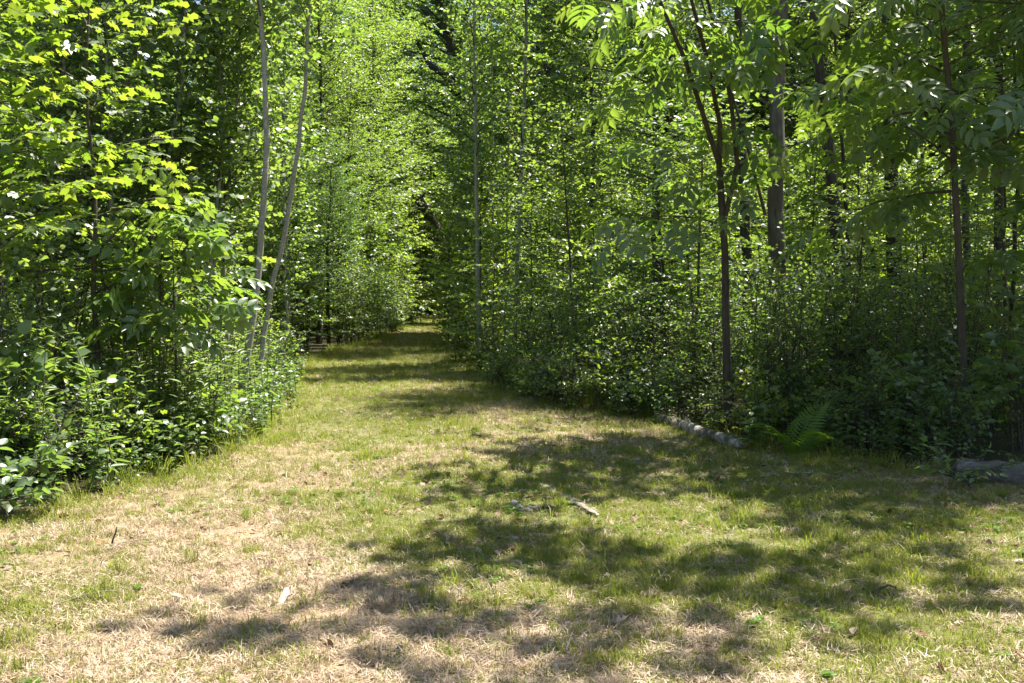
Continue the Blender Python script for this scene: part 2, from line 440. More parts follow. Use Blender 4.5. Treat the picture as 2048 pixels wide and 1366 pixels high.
# ------------------------------------------------------------------ scatter of uncountable stuff (geometry nodes)
def scatter(name, pts, rot, scl, idx, meshes):
    coll = bpy.data.collections.new(name + '_sources')
    for k, me in enumerate(meshes):
        o = bpy.data.objects.new('%s_source_%02d' % (name, k), me); coll.objects.link(o)
    me = bpy.data.meshes.new(name)
    me.vertices.add(len(pts)); me.vertices.foreach_set('co', np.asarray(pts, np.float32).ravel())
    for an, ty, key, val in (('rot', 'FLOAT_VECTOR', 'vector', rot), ('scl', 'FLOAT', 'value', scl), ('idx', 'INT', 'value', idx)):
        a = me.attributes.new(an, ty, 'POINT')
        a.data.foreach_set(key, np.asarray(val, np.int32 if ty == 'INT' else np.float32).ravel())
    o = link(name, me); o['kind'] = 'stuff'
    ng = bpy.data.node_groups.new(name + '_nodes', 'GeometryNodeTree')
    ng.interface.new_socket('Geometry', in_out='INPUT', socket_type='NodeSocketGeometry')
    ng.interface.new_socket('Geometry', in_out='OUTPUT', socket_type='NodeSocketGeometry')
    gi = ng.nodes.new('NodeGroupInput'); go = ng.nodes.new('NodeGroupOutput')
    ip = ng.nodes.new('GeometryNodeInstanceOnPoints'); ci = ng.nodes.new('GeometryNodeCollectionInfo')
    ci.inputs['Collection'].default_value = coll; ci.inputs['Separate Children'].default_value = True; ci.inputs['Reset Children'].default_value = True
    ip.inputs['Pick Instance'].default_value = True
    def na(n, t):
        x = ng.nodes.new('GeometryNodeInputNamedAttribute'); x.data_type = t; x.inputs['Name'].default_value = n
        return x.outputs['Attribute']
    er = ng.nodes.new('FunctionNodeEulerToRotation')
    L = ng.links.new
    L(gi.outputs[0], ip.inputs['Points']); L(ci.outputs[0], ip.inputs['Instance'])
    L(na('idx', 'INT'), ip.inputs['Instance Index']); L(na('rot', 'FLOAT_VECTOR'), er.inputs[0]); L(er.outputs[0], ip.inputs['Rotation'])
    L(na('scl', 'FLOAT'), ip.inputs['Scale']); L(ip.outputs[0], go.inputs[0])
    md = o.modifiers.new('scatter', 'NODES'); md.node_group = ng
    return o

def tuft(n, h, spread, lean, w, lying=False):
    b = MB()
    for i in range(n):
        a = rs.random() * 6.283; r = spread * math.sqrt(rs.random())
        p = np.array([r * math.cos(a), r * math.sin(a), -.004])
        d = rs.random() * 6.283; hd = np.array([math.cos(d), math.sin(d), 0]); sd = np.array([-hd[1], hd[0], 0])
        hh = h * (.5 + .8 * rs.random()); ww = w * (.7 + .6 * rs.random())
        if lying:
            z0 = .004 + .02 * rs.random(); tl = rs.normal() * .25 + .08
            m = p + hd * hh * .5 + UP * (z0 + tl * hh * .5); e = p + hd * hh + UP * (z0 + tl * hh * .7)
            p = p + UP * z0
        else:
            l = lean * (.3 + rs.random())
            m = p + hd * hh * l * .35 + UP * hh * .6; e = p + hd * hh * l + UP * hh * (1 - .25 * l)
        b.add([p - sd * ww, p + sd * ww, m + sd * ww * .8, m - sd * ww * .8, e], [np.array([(0, 1, 2, 3)]), np.array([(3, 2, 4)])], 0, rs.random())
    return b
bare = lambda x, y: np.clip((vnoise(x, y, .55, 61) * .7 + vnoise(x, y, .17, 62) * .3 - .56) * 9, 0, 1)
T_GREEN = [tuft(13, h, .04, l, .0016).mesh('grass_tuft', [M_GRASS]) for h, l in ((.026, 1.0), (.034, .8), (.042, .9), (.03, 1.2), (.06, .8))]
T_STRAW = [tuft(18, h, .05, .5, .0014, True).mesh('straw_tuft', [M_STRAW]) for h in (.03, .04, .055, .035)]
T_STUB = [tuft(9, h, .035, 1.1, .0016).mesh('straw_stub', [M_STRAW]) for h in (.03, .045)]

def turf_points(dens0, dref, power, fn):
    P = []
    y = 3.0
    while y < 74:
        dy = .25 if y < 16 else 1.0
        x0, x1 = max(left_edge(y) - .25, -y * .53 - 2.6), min(right_edge(y) + .3, y * .53 + 2.6)
        d = dens0 * min(1, (dref / y) ** power)
        n = int(d * dy * (x1 - x0))
        x = x0 + rs.random(n) * (x1 - x0); yy = y + rs.random(n) * dy
        keep = rs.random(n) < fn(x, yy)
        P.append(np.stack([x[keep], yy[keep]], -1)); y += dy
    P = np.concatenate(P)
    return np.column_stack([P, ground_z(P[:, 0], P[:, 1])])
edge_boost = lambda x, y: np.clip(1 - np.minimum(np.abs(x - left_edge(y)), np.abs(x - right_edge(y))) / .45, 0, 1)
P = turf_points(1500, 5.5, 1.5, lambda x, y: np.clip(.2 + .95 * green(x, y) ** 1.2 + .3 * edge_boost(x, y), 0, 1) * (1 - .6 * bare(x, y))); n = len(P)
tall = (vnoise(P[:, 0], P[:, 1], .22, 31) ** 3) * .8 + 1.1 * (vnoise(P[:, 0], P[:, 1], .13, 32) > .86)
dist_s = 1 + np.clip((P[:, 1] - 8) / 30, 0, 1.6)
scatter('grass', P, np.column_stack([rs.normal(0, .12, n), rs.normal(0, .12, n), rs.random(n) * 6.28]),
        (.6 + .5 * rs.random(n) + tall * .8 + .5 * edge_boost(P[:, 0], P[:, 1])) * dist_s * .9, rs.integers(0, 5, n), T_GREEN)
P = turf_points(1200, 5.5, 1.5, lambda x, y: np.clip(1.0 - .75 * green(x, y), 0.15, 1) * (1 - .75 * bare(x, y))); n = len(P)
dist_s = 1 + np.clip((P[:, 1] - 8) / 30, 0, 1.6)
scatter('dry_grass', P, np.column_stack([rs.normal(0, .15, n), rs.normal(0, .15, n), rs.random(n) * 6.28]),
        (.6 + .8 * rs.random(n)) * dist_s, rs.integers(0, 6, n), T_STRAW + T_STUB)

# small clover-like weeds in the turf
def clover():
    b = MB(); lv = Leaves()
    for i in range(7):
        a = rs.random() * 6.28; r = .03 * rs.random() + .008
        p = np.array([r * math.cos(a), r * math.sin(a), .02 + .025 * rs.random()])
        tube(b, [(0, 0, 0), p], [.0012, .0008], 3, 1)
        D = np.array([[math.cos(a + k), math.sin(a + k), .1] for k in (0, 2.1, 4.2)])
        lv.add(np.repeat(p[None], 3, 0), D, UP + rs.normal(size=(3, 3)) * .2, np.full(3, .018 + .012 * rs.random()), rs.random(3))
    leaf_faces(b, ROUND4, lv.arrays(), 0)
    return b.mesh('clover_clump', [M_FERN, M_STEM])
P = turf_points(36, 7, 1.3, lambda x, y: np.clip(green(x, y) * 1.2, 0, 1) * (vnoise(x, y, .5, 41) > .5)); n = len(P)
scatter('clover', P, np.column_stack([np.zeros(n), np.zeros(n), rs.random(n) * 6.28]), .4 + .45 * rs.random(n), rs.integers(0, 3, n), [clover() for _ in range(3)])

# leaf litter: small brown bits in the turf and on the forest floor
def litter(t, m):
    b = MB(); V, Fc = t; v = V.copy(); v[:, 1] -= .5
    v[:, 2] += .5 * v[:, 0] ** 2 * (1 + rs.random()) + .35 * v[:, 1] ** 2 * rs.normal() + rs.normal(size=len(v)) * .03
    b.add(v, Fc, 0, rs.random())
    return b.mesh('dead_leaf', [m])
LIT = [litter(OVATE6, M_DEAD), litter(OAK, M_DEAD), litter(MAPLE, M_DEAD), litter(OVATE6, M_DEADP), litter(OVATE2, M_DEAD), litter(OAK, M_DEADP)]
P = turf_points(110, 8, 1.0, lambda x, y: .25 + .75 * (vnoise(x, y, .8, 51) > .55)); n = len(P)
P[:, 2] += .015
scatter('leaf_litter', P, np.column_stack([rs.normal(0, .4, n), rs.normal(0, .4, n), rs.random(n) * 6.28]), .014 + .055 * rs.random(n) ** 2.2, rs.integers(0, 6, n), LIT)


# ------------------------------------------------------------------ plant kinds
def line_up(Hh, r, lean=.04, wob=.05, n=9):
    z = np.linspace(0, 1, n); a = rs.random() * 6.28; l = rs.normal() * lean
    w = np.cumsum(rs.normal(size=(n, 2)) * wob * Hh / n, 0); w[0] = 0
    p = np.column_stack([l * Hh * z * math.cos(a) + w[:, 0], l * Hh * z * math.sin(a) + w[:, 1], z * Hh]); p[0, 2] = -.08
    return p, r * (1 - .82 * z) + .004

K = {
 'aspen': dict(H=9.0, r=.045, bark=M_PALE, lm=M_ASPEN, t=ROUND4,
   g=dict(h0=.16, nb=66, L=1.25, elev=(15, 50), profile='round', twig=.42, tstep=.105, leaf=.092, lstep=.05, droop=.7, flat=.9)),
 'maple': dict(H=5.0, r=.028, bark=M_TWIG, lm=M_MAPLE, t=MAPLE5,
   g=dict(h0=.10, nb=34, L=1.35, elev=(15, 45), profile='cone', twig=.45, tstep=.12, leaf=.13, lstep=.075, droop=.5, flat=.7)),
 'beech': dict(H=5.6, r=.032, bark=M_TWIG, lm=M_LEAF, t=OVATE2,
   g=dict(h0=.10, nb=36, L=1.7, elev=(-5, 22), profile='even', twig=.55, tstep=.12, leaf=.118, lstep=.06, droop=.3, flat=.65)),
 'canopy': dict(H=16.0, r=.13, bark=M_DARK, lm=M_LEAF, t=OVATE2,
   g=dict(h0=.34, nb=64, L=3.3, elev=(10, 40), profile='round', twig=.95, tstep=.15, leaf=.14, lstep=.07, droop=.4, flat=.75)),
 'dark': dict(H=15.0, r=.15, bark=M_DARK, lm=M_DEEP, t=OVATE2,
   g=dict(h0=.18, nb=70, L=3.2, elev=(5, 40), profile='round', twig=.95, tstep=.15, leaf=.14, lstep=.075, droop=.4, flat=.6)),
}
def make_variant(kind):
    k = K[kind]; p, r = line_up(k['H'], k['r'])
    tb = MB(); tube(tb, p, r, 8, 0, rough=.05)
    cb, lv = MB(), Leaves(); grow(cb, lv, p, k['r'], **k['g'])
    leaf_faces(cb, k['t'], lv.arrays(), 0)
    return tb.mesh('trunk', [k['bark']], True), cb.mesh('crown', [k['lm'], M_TWIG if k['bark'] is not M_PALE else M_TWIG])
def make_shrub(Hh, stems, leaf, t, lm, L=.55, nb=9, lstep=.05, tstep=.1, twig=.25, spread=.5, flat=.8):
    sb, cb, lv = MB(), MB(), Leaves()
    for i in range(stems):
        a = rs.random() * 6.28; hh = Hh * (.55 + .5 * rs.random()); n = 6; z = np.linspace(0, 1, n)
        o = rs.normal(size=2) * .12; sp = spread * (.3 + rs.random())
        p = np.column_stack([o[0] + sp * z ** 1.4 * math.cos(a), o[1] + sp * z ** 1.4 * math.sin(a), z * hh]); p[0, 2] = -.05
        tube(sb, p, np.linspace(.012, .003, n) * (.6 + .25 * Hh), 5, 0)
        grow(cb, lv, p, .012, h0=.12, nb=nb, L=L, elev=(5, 50), profile='even', twig=twig, tstep=tstep, leaf=leaf, lstep=lstep, droop=.3, flat=flat, sides=3)
    leaf_faces(cb, t, lv.arrays(), 0)
    return sb.mesh('stems', [M_TWIG]), cb.mesh('foliage', [lm, M_TWIG])
def make_weed(Hh, nl, ll, t=LANCE2, lm=None, stems=3):
    sb, cb, lv = MB(), MB(), Leaves()
    for s in range(stems):
        a = rs.random() * 6.28; ln = .22 * rs.random(); o = rs.normal(size=2) * .07; hh = Hh * (.7 + .45 * rs.random()); n = 6; z = np.linspace(0, 1, n)
        p = np.column_stack([o[0] + ln * z ** 2 * math.cos(a), o[1] + ln * z ** 2 * math.sin(a), z * hh]); p[0, 2] = -.04
        tube(sb, p, np.linspace(.0045, .002, n), 4, 0)
        m = nl; tt = .12 + .88 * (np.arange(m) + rs.random(m) * .5) / m
        PP = np.array([interp_poly(p, x) for x in tt]); az = np.arange(m) * 2.4 + rs.random() * 6
        D = np.column_stack([np.cos(az), np.sin(az), .75 * (tt - .25) + rs.normal(0, .2, m)])
        lv.add(PP, D, UP + rs.normal(size=(m, 3)) * .3, ll * (.6 + .5 * rs.random(m)) * (1.1 - .45 * tt), np.clip(rs.normal(.5, .25, m), 0, 1))
    leaf_faces(cb, t, lv.arrays(), 0)
    return sb.mesh('stem', [M_STEM]), cb.mesh('foliage', [lm or M_WEED])

V = {k: [make_variant(k) for _ in range(n)] for k, n in (('aspen', 3), ('maple', 4), ('beech', 4), ('canopy', 3), ('dark', 2))}
V['shrub'] = [make_shrub(1.7, 6, .055, OVATE2, M_LEAF) for _ in range(2)] + [make_shrub(2.3, 7, .065, ROUND4, M_ASPEN, L=.7) for _ in range(2)]
V['low_shrub'] = [make_shrub(.75, 7, .06, OVATE6, M_LEAF, L=.35, nb=6, spread=.35), make_shrub(.6, 7, .075, OVATE6, M_WEED, L=.3, nb=5, spread=.35),
                  make_shrub(.9, 6, .07, MAPLE5, M_MAPLE, L=.35, nb=6, spread=.35)]
V['broad_shrub'] = [make_shrub(1.25, 6, .10, OVATE6, M_WEED, L=.4, nb=7, lstep=.09, spread=.4) for _ in range(2)]
V['weed'] = [make_weed(.85, 26, .13) for _ in range(3)] + [make_weed(1.05, 20, .15) for _ in range(2)]
V['leafy_weed'] = [make_weed(.5, 13, .13, OVATE6, M_WEED, 4) for _ in range(2)]
def tall_tuft():
    return tuft(22, .22, .07, 1.0, .0028).mesh('long_grass', [M_GRASS])

# ------------------------------------------------------------------ placing things
PLACED = []
NAME = {'aspen': 'aspen_sapling', 'maple': 'maple_sapling', 'beech': 'beech_sapling', 'canopy': 'forest_tree', 'dark': 'dark_tree', 'shrub': 'shrub',
        'low_shrub': 'low_shrub', 'broad_shrub': 'broadleaf_shrub', 'weed': 'narrow_leaved_weed', 'leafy_weed': 'leafy_weed'}
DESC = {'aspen': ('slim pale-stemmed sapling', 'tree', 'slim pale-stemmed saplings in the wood'),
        'maple': ('young lobed-leaved sapling', 'tree', 'young maples in the wood'),
        'beech': ('flat-sprayed understory sapling', 'tree', 'understory saplings in the wood'),
        'canopy': ('tall leafy forest tree', 'tree', 'tall forest trees'),
        'dark': ('tall dark-leaved tree', 'tree', 'dark trees deeper in the wood'),
        'shrub': ('many-stemmed leafy shrub', 'shrub', 'shrubs along the edge of the wood'),
        'low_shrub': ('low leafy shrub', 'shrub', 'low shrubs along the grass edge'),
        'broad_shrub': ('broad-leaved shrub', 'shrub', 'broad-leaved shrubs along the grass edge'),
        'weed': ('upright narrow-leaved weed', 'weed', 'narrow-leaved weeds along the grass edge'),
        'leafy_weed': ('short leafy weed', 'weed', 'leafy weeds along the grass edge')}
CH = {'shrub': ('stems', 'foliage'), 'low_shrub': ('stems', 'foliage'), 'broad_shrub': ('stems', 'foliage'), 'weed': ('stem', 'foliage'), 'leafy_weed': ('stem', 'foliage')}
def place(kind, x, y, s=1.0, var=None, rz=None):
    vs = V[kind]; a, b = vs[rs.integers(len(vs)) if var is None else var % len(vs)]
    t = thing(NAME[kind], (x, y, float(ground_z(x, y))), rs.random() * 6.28 if rz is None else rz, s * (.9 + .2 * rs.random()))
    n1, n2 = CH.get(kind, ('trunk', 'crown'))
    link(n1, a, t); c = link(n2, b, t); c['kind'] = 'stuff'
    PLACED.append((kind, t, x, y))
    return t
MARKS_L = [(-400, 'at the near end of the left bank'), (150, 'left of the drooping ash'), (300, 'around the drooping ash'),
           (420, 'left of the pale leaning trunks'), (500, 'behind the pale leaning trunks'), (600, 'in the hollow left of the path'),
           (760, 'left of the far path')]
MARKS_R = [(-100, 'by the far end of the path'), (925, 'by the leftmost pale pole'), (1010, 'by the bowed pale pole'),
           (1120, 'right of the pale poles'), (1270, 'left of the forked tree'), (1420, 'around the forked tree'), (1520, 'around the grey snag'),
           (1620, 'right of the grey snag'), (1740, 'around the broad shaded trunk'), (1860, 'above the grey log'),
           (1980, 'at the right end of the wood edge')]
ORD = ['nearest', 'second nearest', 'third nearest', 'fourth nearest', 'fifth nearest', 'sixth nearest', 'seventh nearest', 'eighth nearest', 'ninth nearest', 'tenth nearest'] + \
      ['%dth nearest' % i for i in range(11, 60)]
def label_placed():
    cells = {}
    for kind, t, x, y in PLACED:
        px = float(project([[x, y, 0]])[0][0])
        marks = MARKS_L if x < (left_edge(y) + right_edge(y)) / 2 else MARKS_R
        m = [w for p, w in marks if p <= px] or [marks[0][1]]
        cells.setdefault((kind, m[-1]), []).append((y, t))
    for (kind, where), lst in cells.items():
        lst.sort(key=lambda a: a[0]); d, cat, grp = DESC[kind]
        for i, (y, t) in enumerate(lst):
            tag(t, '%s, %s of those %s' % (d, ORD[i], where) if len(lst) > 1 else '%s, the only one %s' % (d, where), cat, grp)

# ------------------------------------------------------------------ trunks one can point to in the photograph
def trunk_line(pxs, Y, Hh, n=16, dy=0.0):
    p = [at(a, b, Y) for a, b in pxs]
    if p[0][2] > .05:
        d = p[1] - p[0]; q = p[0] - d / max(d[2], .2) * p[0][2] * .5; q[2] = -.08; p = [q] + p
    d = unit(p[-1] - p[-2]); d[0] *= .5
    while p[-1][2] < Hh - .3: p.append(p[-1] + unit(d + np.array([rs.normal() * .04, rs.normal() * .04, 0])) * min(1.5, Hh - p[-1][2]))
    p = np.array(p); s = np.concatenate([[0], np.cumsum(np.linalg.norm(np.diff(p, axis=0), axis=1))]); u = np.linspace(0, s[-1], n)
    q = np.stack([np.interp(u, s, p[:, i]) for i in range(3)], -1)
    q[1:-1] = q[1:-1] * .5 + (q[:-2] + q[2:]) * .25
    q[:, 1] += dy * np.linspace(0, 1, n) + np.cumsum(rs.normal(size=n)) * .02
    return q
def named_tree(name, label, pxs, Y, wpx, Hh, bark, lm, t, g, group=None, rough=.03, sides=10, taper=.75, dead=False, flare=1.25):
    p = trunk_line(pxs, Y, Hh, 44); p[1:-1] += rs.normal(size=(42, 3)) * .006; base = p[0].copy(); base[2] = 0; q = p - base
    r0 = wpx / 2 / F * Y
    z = np.linspace(0, 1, len(p)); rad = r0 * (1.04 - taper * z); rad[0] *= flare
    th = thing(name, base); tb = MB(); tube(tb, q, rad, sides, 0, rough=rough, cap=True); tb.build('trunk', [bark], th, True)
    if g:
        cb, lv = MB(), Leaves(); grow(cb, lv, q, r0, **g); leaf_faces(cb, t, lv.arrays(), 0)
        c = cb.build('crown', [lm, M_TWIG], th); c['kind'] = 'stuff'
    tag(th, label, 'tree', group)
    return th, q
gA = lambda **k: {**K['aspen']['g'], **k}
gC = lambda **k: {**K['canopy']['g'], **k}
gB = lambda **k: {**K['beech']['g'], **k}
A = lambda name, label, pxs, Y, w, Hh, **k: named_tree('aspen_tree', label, pxs, Y, w, Hh, M_PALE, M_ASPEN, ROUND4, gA(**k), 'slim pale trunks')
A(0, 'pale smooth slender trunk, thicker left one of the leaning pair on the left bank', [(483, 800), (500, 690), (517, 520), (533, 330), (530, 190), (522, 60), (508, -60)], 13.2, 15, 10, h0=.5, nb=40, L=1.2)
A(0, 'pale slender trunk leaning right, thinner right one of the pair on the left bank', [(513, 790), (528, 640), (572, 450), (602, 270), (614, 120), (622, -40)], 14.0, 11, 9.5, h0=.5, nb=40, L=1.2)
A(0, 'grey double stem left of the leaning pair, its straighter stem', [(408, 760), (416, 600), (432, 420), (445, 270), (440, 100), (436, -40)], 15.5, 9, 9.5, h0=.28, L=1.4)
A(0, 'grey double stem left of the leaning pair, its right-leaning stem', [(404, 760), (420, 580), (446, 400), (468, 280), (478, 100), (480, -40)], 15.8, 8, 9, h0=.3, L=1.3)
A(0, 'dark thin stem rising left of the grey double stem on the left bank', [(318, 760), (312, 560), (330, 330), (352, 180), (362, 20), (366, -40)], 14.5, 7, 9, h0=.2, L=1.4)
A(0, 'leftmost pale pole on the right side of the path', [(960, 740), (956, 560), (953, 380), (951, 200), (948, -20)], 22.5, 10, 13, h0=.28, nb=46, L=1.5)
A(0, 'slightly bowed pale pole, second from the path on its right side', [(1031, 700), (1033, 560), (1042, 350), (1050, 180), (1053, -20)], 21.5, 10, 13, h0=.28, nb=46, L=1.5)
A(0, 'very thin pale pole, third from the path on its right side', [(1140, 720), (1142, 480), (1143, 300), (1147, 120), (1149, -20)], 21.5, 6, 12, h0=.2, nb=60, L=1.4)
A(0, 'thin brown pole between the two pale poles right of the path', [(988, 720), (985, 500), (986, 300), (984, 150), (982, 0)], 24, 6, 11, h0=.25, nb=40, L=1.3)
A(0, 'short thin pole beside the bowed pale pole right of the path', [(1008, 720), (1012, 500), (1016, 340), (1018, 240)], 23, 5, 9, h0=.25, nb=50, L=1.2)
D_ = lambda label, pxs, Y, w, Hh, bark=M_DARK, name='forest_tree', lm=M_LEAF, **k: named_tree(name, label, pxs, Y, w, Hh, bark, lm, OVATE2, gC(**k), 'dark trunks of the wood on the right', rough=.085, sides=12)
D_('straight dark trunk standing between the forked tree and the grey snag', [(1497, 740), (1494, 560), (1489, 400), (1482, 220), (1478, 40), (1480, -60)], 17.5, 21, 15, h0=.5, nb=10, L=2.2)
D_('dark trunk leaning left, right of the grey snag', [(1692, 740), (1686, 560), (1668, 380), (1655, 200), (1641, 60), (1630, -60)], 19, 27, 17, h0=.5, nb=10, L=2.6)
D_('broad shaded trunk deep in the wood, half hidden behind leaves', [(1790, 720), (1785, 520), (1779, 300), (1771, 100), (1768, -40)], 22, 30, 18, h0=.5, nb=10, L=2.6)
D_('slender dark stem just right of the leaning dark trunk', [(1700, 700), (1690, 420), (1676, 200), (1662, 20), (1655, -60)], 20, 9, 11, h0=.5, nb=10, L=2)
D_('thin wavy dark stem near the right end of the wood', [(2022, 780), (2022, 600), (2034, 380), (2030, 200), (2022, 60), (2020, -60)], 14, 9, 10, h0=.5, nb=10, L=2.4)
D_('dark stem leaning left in the upper right corner', [(2100, 780), (2085, 480), (2062, 220), (2042, 100), (2010, -20)], 14, 18, 13, h0=.5, nb=10, L=2.4)
D_('dark upright stem behind the slim brown trunk', [(1940, 720), (1936, 480), (1932, 250), (1938, 100), (1942, -60)], 19, 14, 14, h0=.5, nb=10, L=2)
D_('thin dark stem standing right of the broad shaded trunk', [(1850, 720), (1846, 480), (1836, 250), (1828, 60)], 24, 9, 13, h0=.5, nb=10, L=2.3)
# the dead snag: bare, grey, with a few stubs
sn, q = named_tree('dead_snag', 'thick grey barkless dead trunk standing among the green trees', [(1566, 760), (1560, 620), (1551, 480), (1549, 380), (1553, 230), (1558, 80), (1562, -60)], 16.5, 33, 9.2,
                   M_GREY, None, None, None, None, rough=.11, sides=16, taper=.3)
for z, a, l in ((2.1, 2.6, .25), (3.6, .4, .35), (4.7, 3.4, .3)):
    i = np.argmin(abs(q[:, 2] - z)); b = MB(); d = np.array([math.cos(a), -.2, .3])
    tube(b, [q[i], q[i] + d * l * .6, q[i] + d * l + UP * .04], [.04, .028, .015], 7, 0, rough=.1, cap=True); b.build('stub', [M_GREY], sn)

# far oak with dark limbs above the bend, another leaning limb below it
def limb_tree(label, base, limbs, Y, wpx, Hh, nb=90):
    th, q = named_tree('oak_tree', label, base, Y, wpx, Hh, M_DARK, M_LEAF, OVATE2, {**K['dark']['g'], 'h0': .35, 'L': 4.2, 'nb': nb, 'leaf': .22}, None, taper=.6)
    o = np.array(th.location)
    for pl in limbs:
        p = np.array([at(a, b, Y - .8) for a, b in pl]) - o
        b = MB(); tube(b, p, np.linspace(wpx * .28, wpx * .1, len(p)) / F * Y, 7, 0, rough=.06); b.build('limb', [M_DARK], th, True)
limb_tree('tall dark-limbed oak beyond the path bend', [(930, 600), (935, 330), (915, 150), (890, 40), (860, -60)], [[(915, 190), (890, 150), (860, 130), (835, 85)], [(910, 120), (930, 40), (950, -50)], [(895, 60), (840, 10), (820, -50)]], 56, 34, 23)
limb_tree('leaning dark trunk half hidden left of the first pale pole', [(915, 620), (872, 450), (825, 380), (780, 320), (740, 250)], [[(850, 420), (820, 425), (790, 455)]], 64, 24, 18, 40)

# ------------------------------------------------------------------ near plants whose leaves can be picked apart
def leaf_objects(th, base, t, lm, arr, most, crown_mb, mats, name='leaf'):
    """nearest leaves in the frame become leaf parts; the others are joined in the crown"""
    P, X, D, Nn, S, T = arr
    px, py, z = project(P + base)
    ok = np.where((px > -60) & (px < W + 60) & (py > -60) & (py < H))[0]
    ok = ok[np.argsort(z[ok] / S[ok])][:most]; sel = np.zeros(len(P), bool); sel[ok] = True
    ms = []
    for k in range(3):
        b = MB(); b.add(t[0], t[1], 0, .2 + .3 * k); ms.append(b.mesh('leaf', [lm]))
    for i in ok:
        o = link(name, ms[int(T[i] * 2.99)], th)
        s = float(S[i]); m = np.eye(4); m[:3, 0] = X[i] * s; m[:3, 1] = D[i] * s; m[:3, 2] = Nn[i] * s; m[:3, 3] = P[i]
        o.matrix_local = Matrix(m.tolist())
    rest = ~sel
    if rest.any(): leaf_faces(crown_mb, t, tuple(a[rest] for a in (P, X, D, Nn, S, T)), 0)
    if crown_mb.n:
        c = crown_mb.build('crown', mats, th); c['kind'] = 'stuff'

def near_tree(name, label, lines_, rads, bark, lm, t, most, gs, base):
    base = np.array([base[0], base[1], float(ground_z(*base))])
    th = thing(name, base); cb, lv = MB(), Leaves()
    for i, (p, r) in enumerate(zip(lines_, rads)):
        q = np.array(p) - base
        b = MB(); tube(b, q, np.linspace(r, r * (.72 if i == 0 and len(lines_) > 2 else .3), len(q)), 9, 0, rough=.07); b.build('trunk' if i == 0 else 'limb', [bark], th, True)
        if gs[i]: grow(cb, lv, q, r, **gs[i])
    leaf_objects(th, base, t, lm, lv.arrays(), most, cb, [lm, M_TWIG])
    tag(th, label, 'tree')
    return th
gH = dict(h0=.2, nb=10, L=1.5, elev=(-8, 25), profile='even', twig=.55, tstep=.30, leaf=.36, lstep=.17, droop=.8, flat=.35, ljit=.3)
Yf = 11.6
px_l = lambda pts, Y: [at(a, b, Y) for a, b in pts]
trunkF = trunk_line([(1457, 860), (1455, 700), (1452, 560), (1448, 450), (1440, 330)], Yf, 3.4, 10)
fork = trunkF[-1]
gT = {**gH, 'L': .8, 'nb': 9, 'h0': .36, 'twig': .5, 'tstep': .2, 'lstep': .13, 'elev': (-5, 15)}
near_tree('hickory_tree', 'dark forked tree with several stems fanning up left and drooping compound leaves',
          [trunkF, [fork, at(1410, 240, 11.2), at(1370, 120, 10.8), at(1310, -20, 10.2), (2.0, 9.0, 6.6), (2.0, 7.9, 8.4), (1.9, 7.4, 9.2)],
           [fork, at(1440, 250, 11.4), at(1412, 110, 11.0), at(1375, -30, 10.5), (2.4, 8.9, 7.0), (2.7, 7.8, 8.8), (2.8, 7.2, 9.6)],
           [trunkF[-3], *px_l([(1475, 330), (1462, 200), (1438, 90), (1405, -40)], Yf), (2.9, 9.6, 7.2), (3.7, 8.2, 8.8), (4.0, 7.4, 9.6)],
           px_l([(1531, 430), (1491, 280), (1450, 140), (1402, 0), (1380, -120)], Yf + .8)],
          [.052, .032, .032, .030, .022], M_DARK, M_ASH, HICK, 260,
          [{**gH, 'h0': .75, 'nb': 3, 'az0': 3.6, 'azspan': 1.8}, {**gT, 'h0': .15, 'nb': 11}, gT, gT, {**gH, 'nb': 2, 'h0': .6}], (trunkF[0][0], trunkF[0][1]))
tr = trunk_line([(1932, 900), (1925, 740), (1915, 500), (1905, 250), (1890, 0)], 10.6, 9, 14)
near_tree('hickory_tree', 'slim brown trunk above the grey log with broad drooping leaf sprays', [tr], [.045], M_TWIG, M_ASH, HICK, 280,
          [{**gH, 'h0': .30, 'nb': 36, 'L': 2.0, 'top': .74}], (tr[0][0], tr[0][1]))
tr, rr = line_up(8.5, .07, .02); tr = tr + np.array([7.0, 10.6, 0])
near_tree('hickory_tree', 'leafy compound-leaved tree whose sprays hang in from the right', [tr, [interp_poly(tr, .5), (5.9, 9.4, 7.0), (5.0, 8.5, 8.4), (4.2, 7.8, 9.0)]], [.07, .03], M_DARK, M_ASH, HICK, 200, [{**gH, 'h0': .3, 'nb': 34, 'L': 2.2, 'top': .72}, {**gT, 'h0': .6}], (tr[0][0], tr[0][1]))
tr = trunk_line([(352, 900), (350, 780), (345, 660), (340, 560)], 9.9, 2.25, 8)
near_tree('ash_sapling', 'young ash with arching bright compound leaves on the left bank', [tr], [.016], M_TWIG, M_ASH, ASH, 120,
          [dict(h0=.45, nb=9, L=.55, elev=(15, 50), profile='even', twig=.2, tstep=.22, leaf=.36, lstep=.08, droop=.6, flat=.5)], (tr[0][0], tr[0][1]))
tr, rr = line_up(4.6, .04, .02); tr = tr + np.array([-5.0, 9.4, 0])
near_tree('maple_tree', 'yellow-green lobed-leaved maple filling the upper left edge', [tr], [.04], M_TWIG, M_MAPLE, MAPLE, 300,
          [dict(h0=.35, nb=40, L=1.7, elev=(5, 32), profile='even', twig=.5, tstep=.13, leaf=.145, lstep=.085, droop=.35, flat=.5)], (tr[0][0], tr[0][1]))
tr, rr = line_up(4.4, .035, .02); tr = tr + np.array([-4.1, 9.9, 0])
near_tree('maple_tree', 'yellow-green oak-like sapling beside the maple on the left bank', [tr], [.035], M_TWIG, M_MAPLE, OAK, 260,
          [dict(h0=.35, nb=26, L=1.3, elev=(5, 32), profile='even', twig=.45, tstep=.14, leaf=.15, lstep=.085, droop=.35, flat=.5)], (tr[0][0], tr[0][1]))
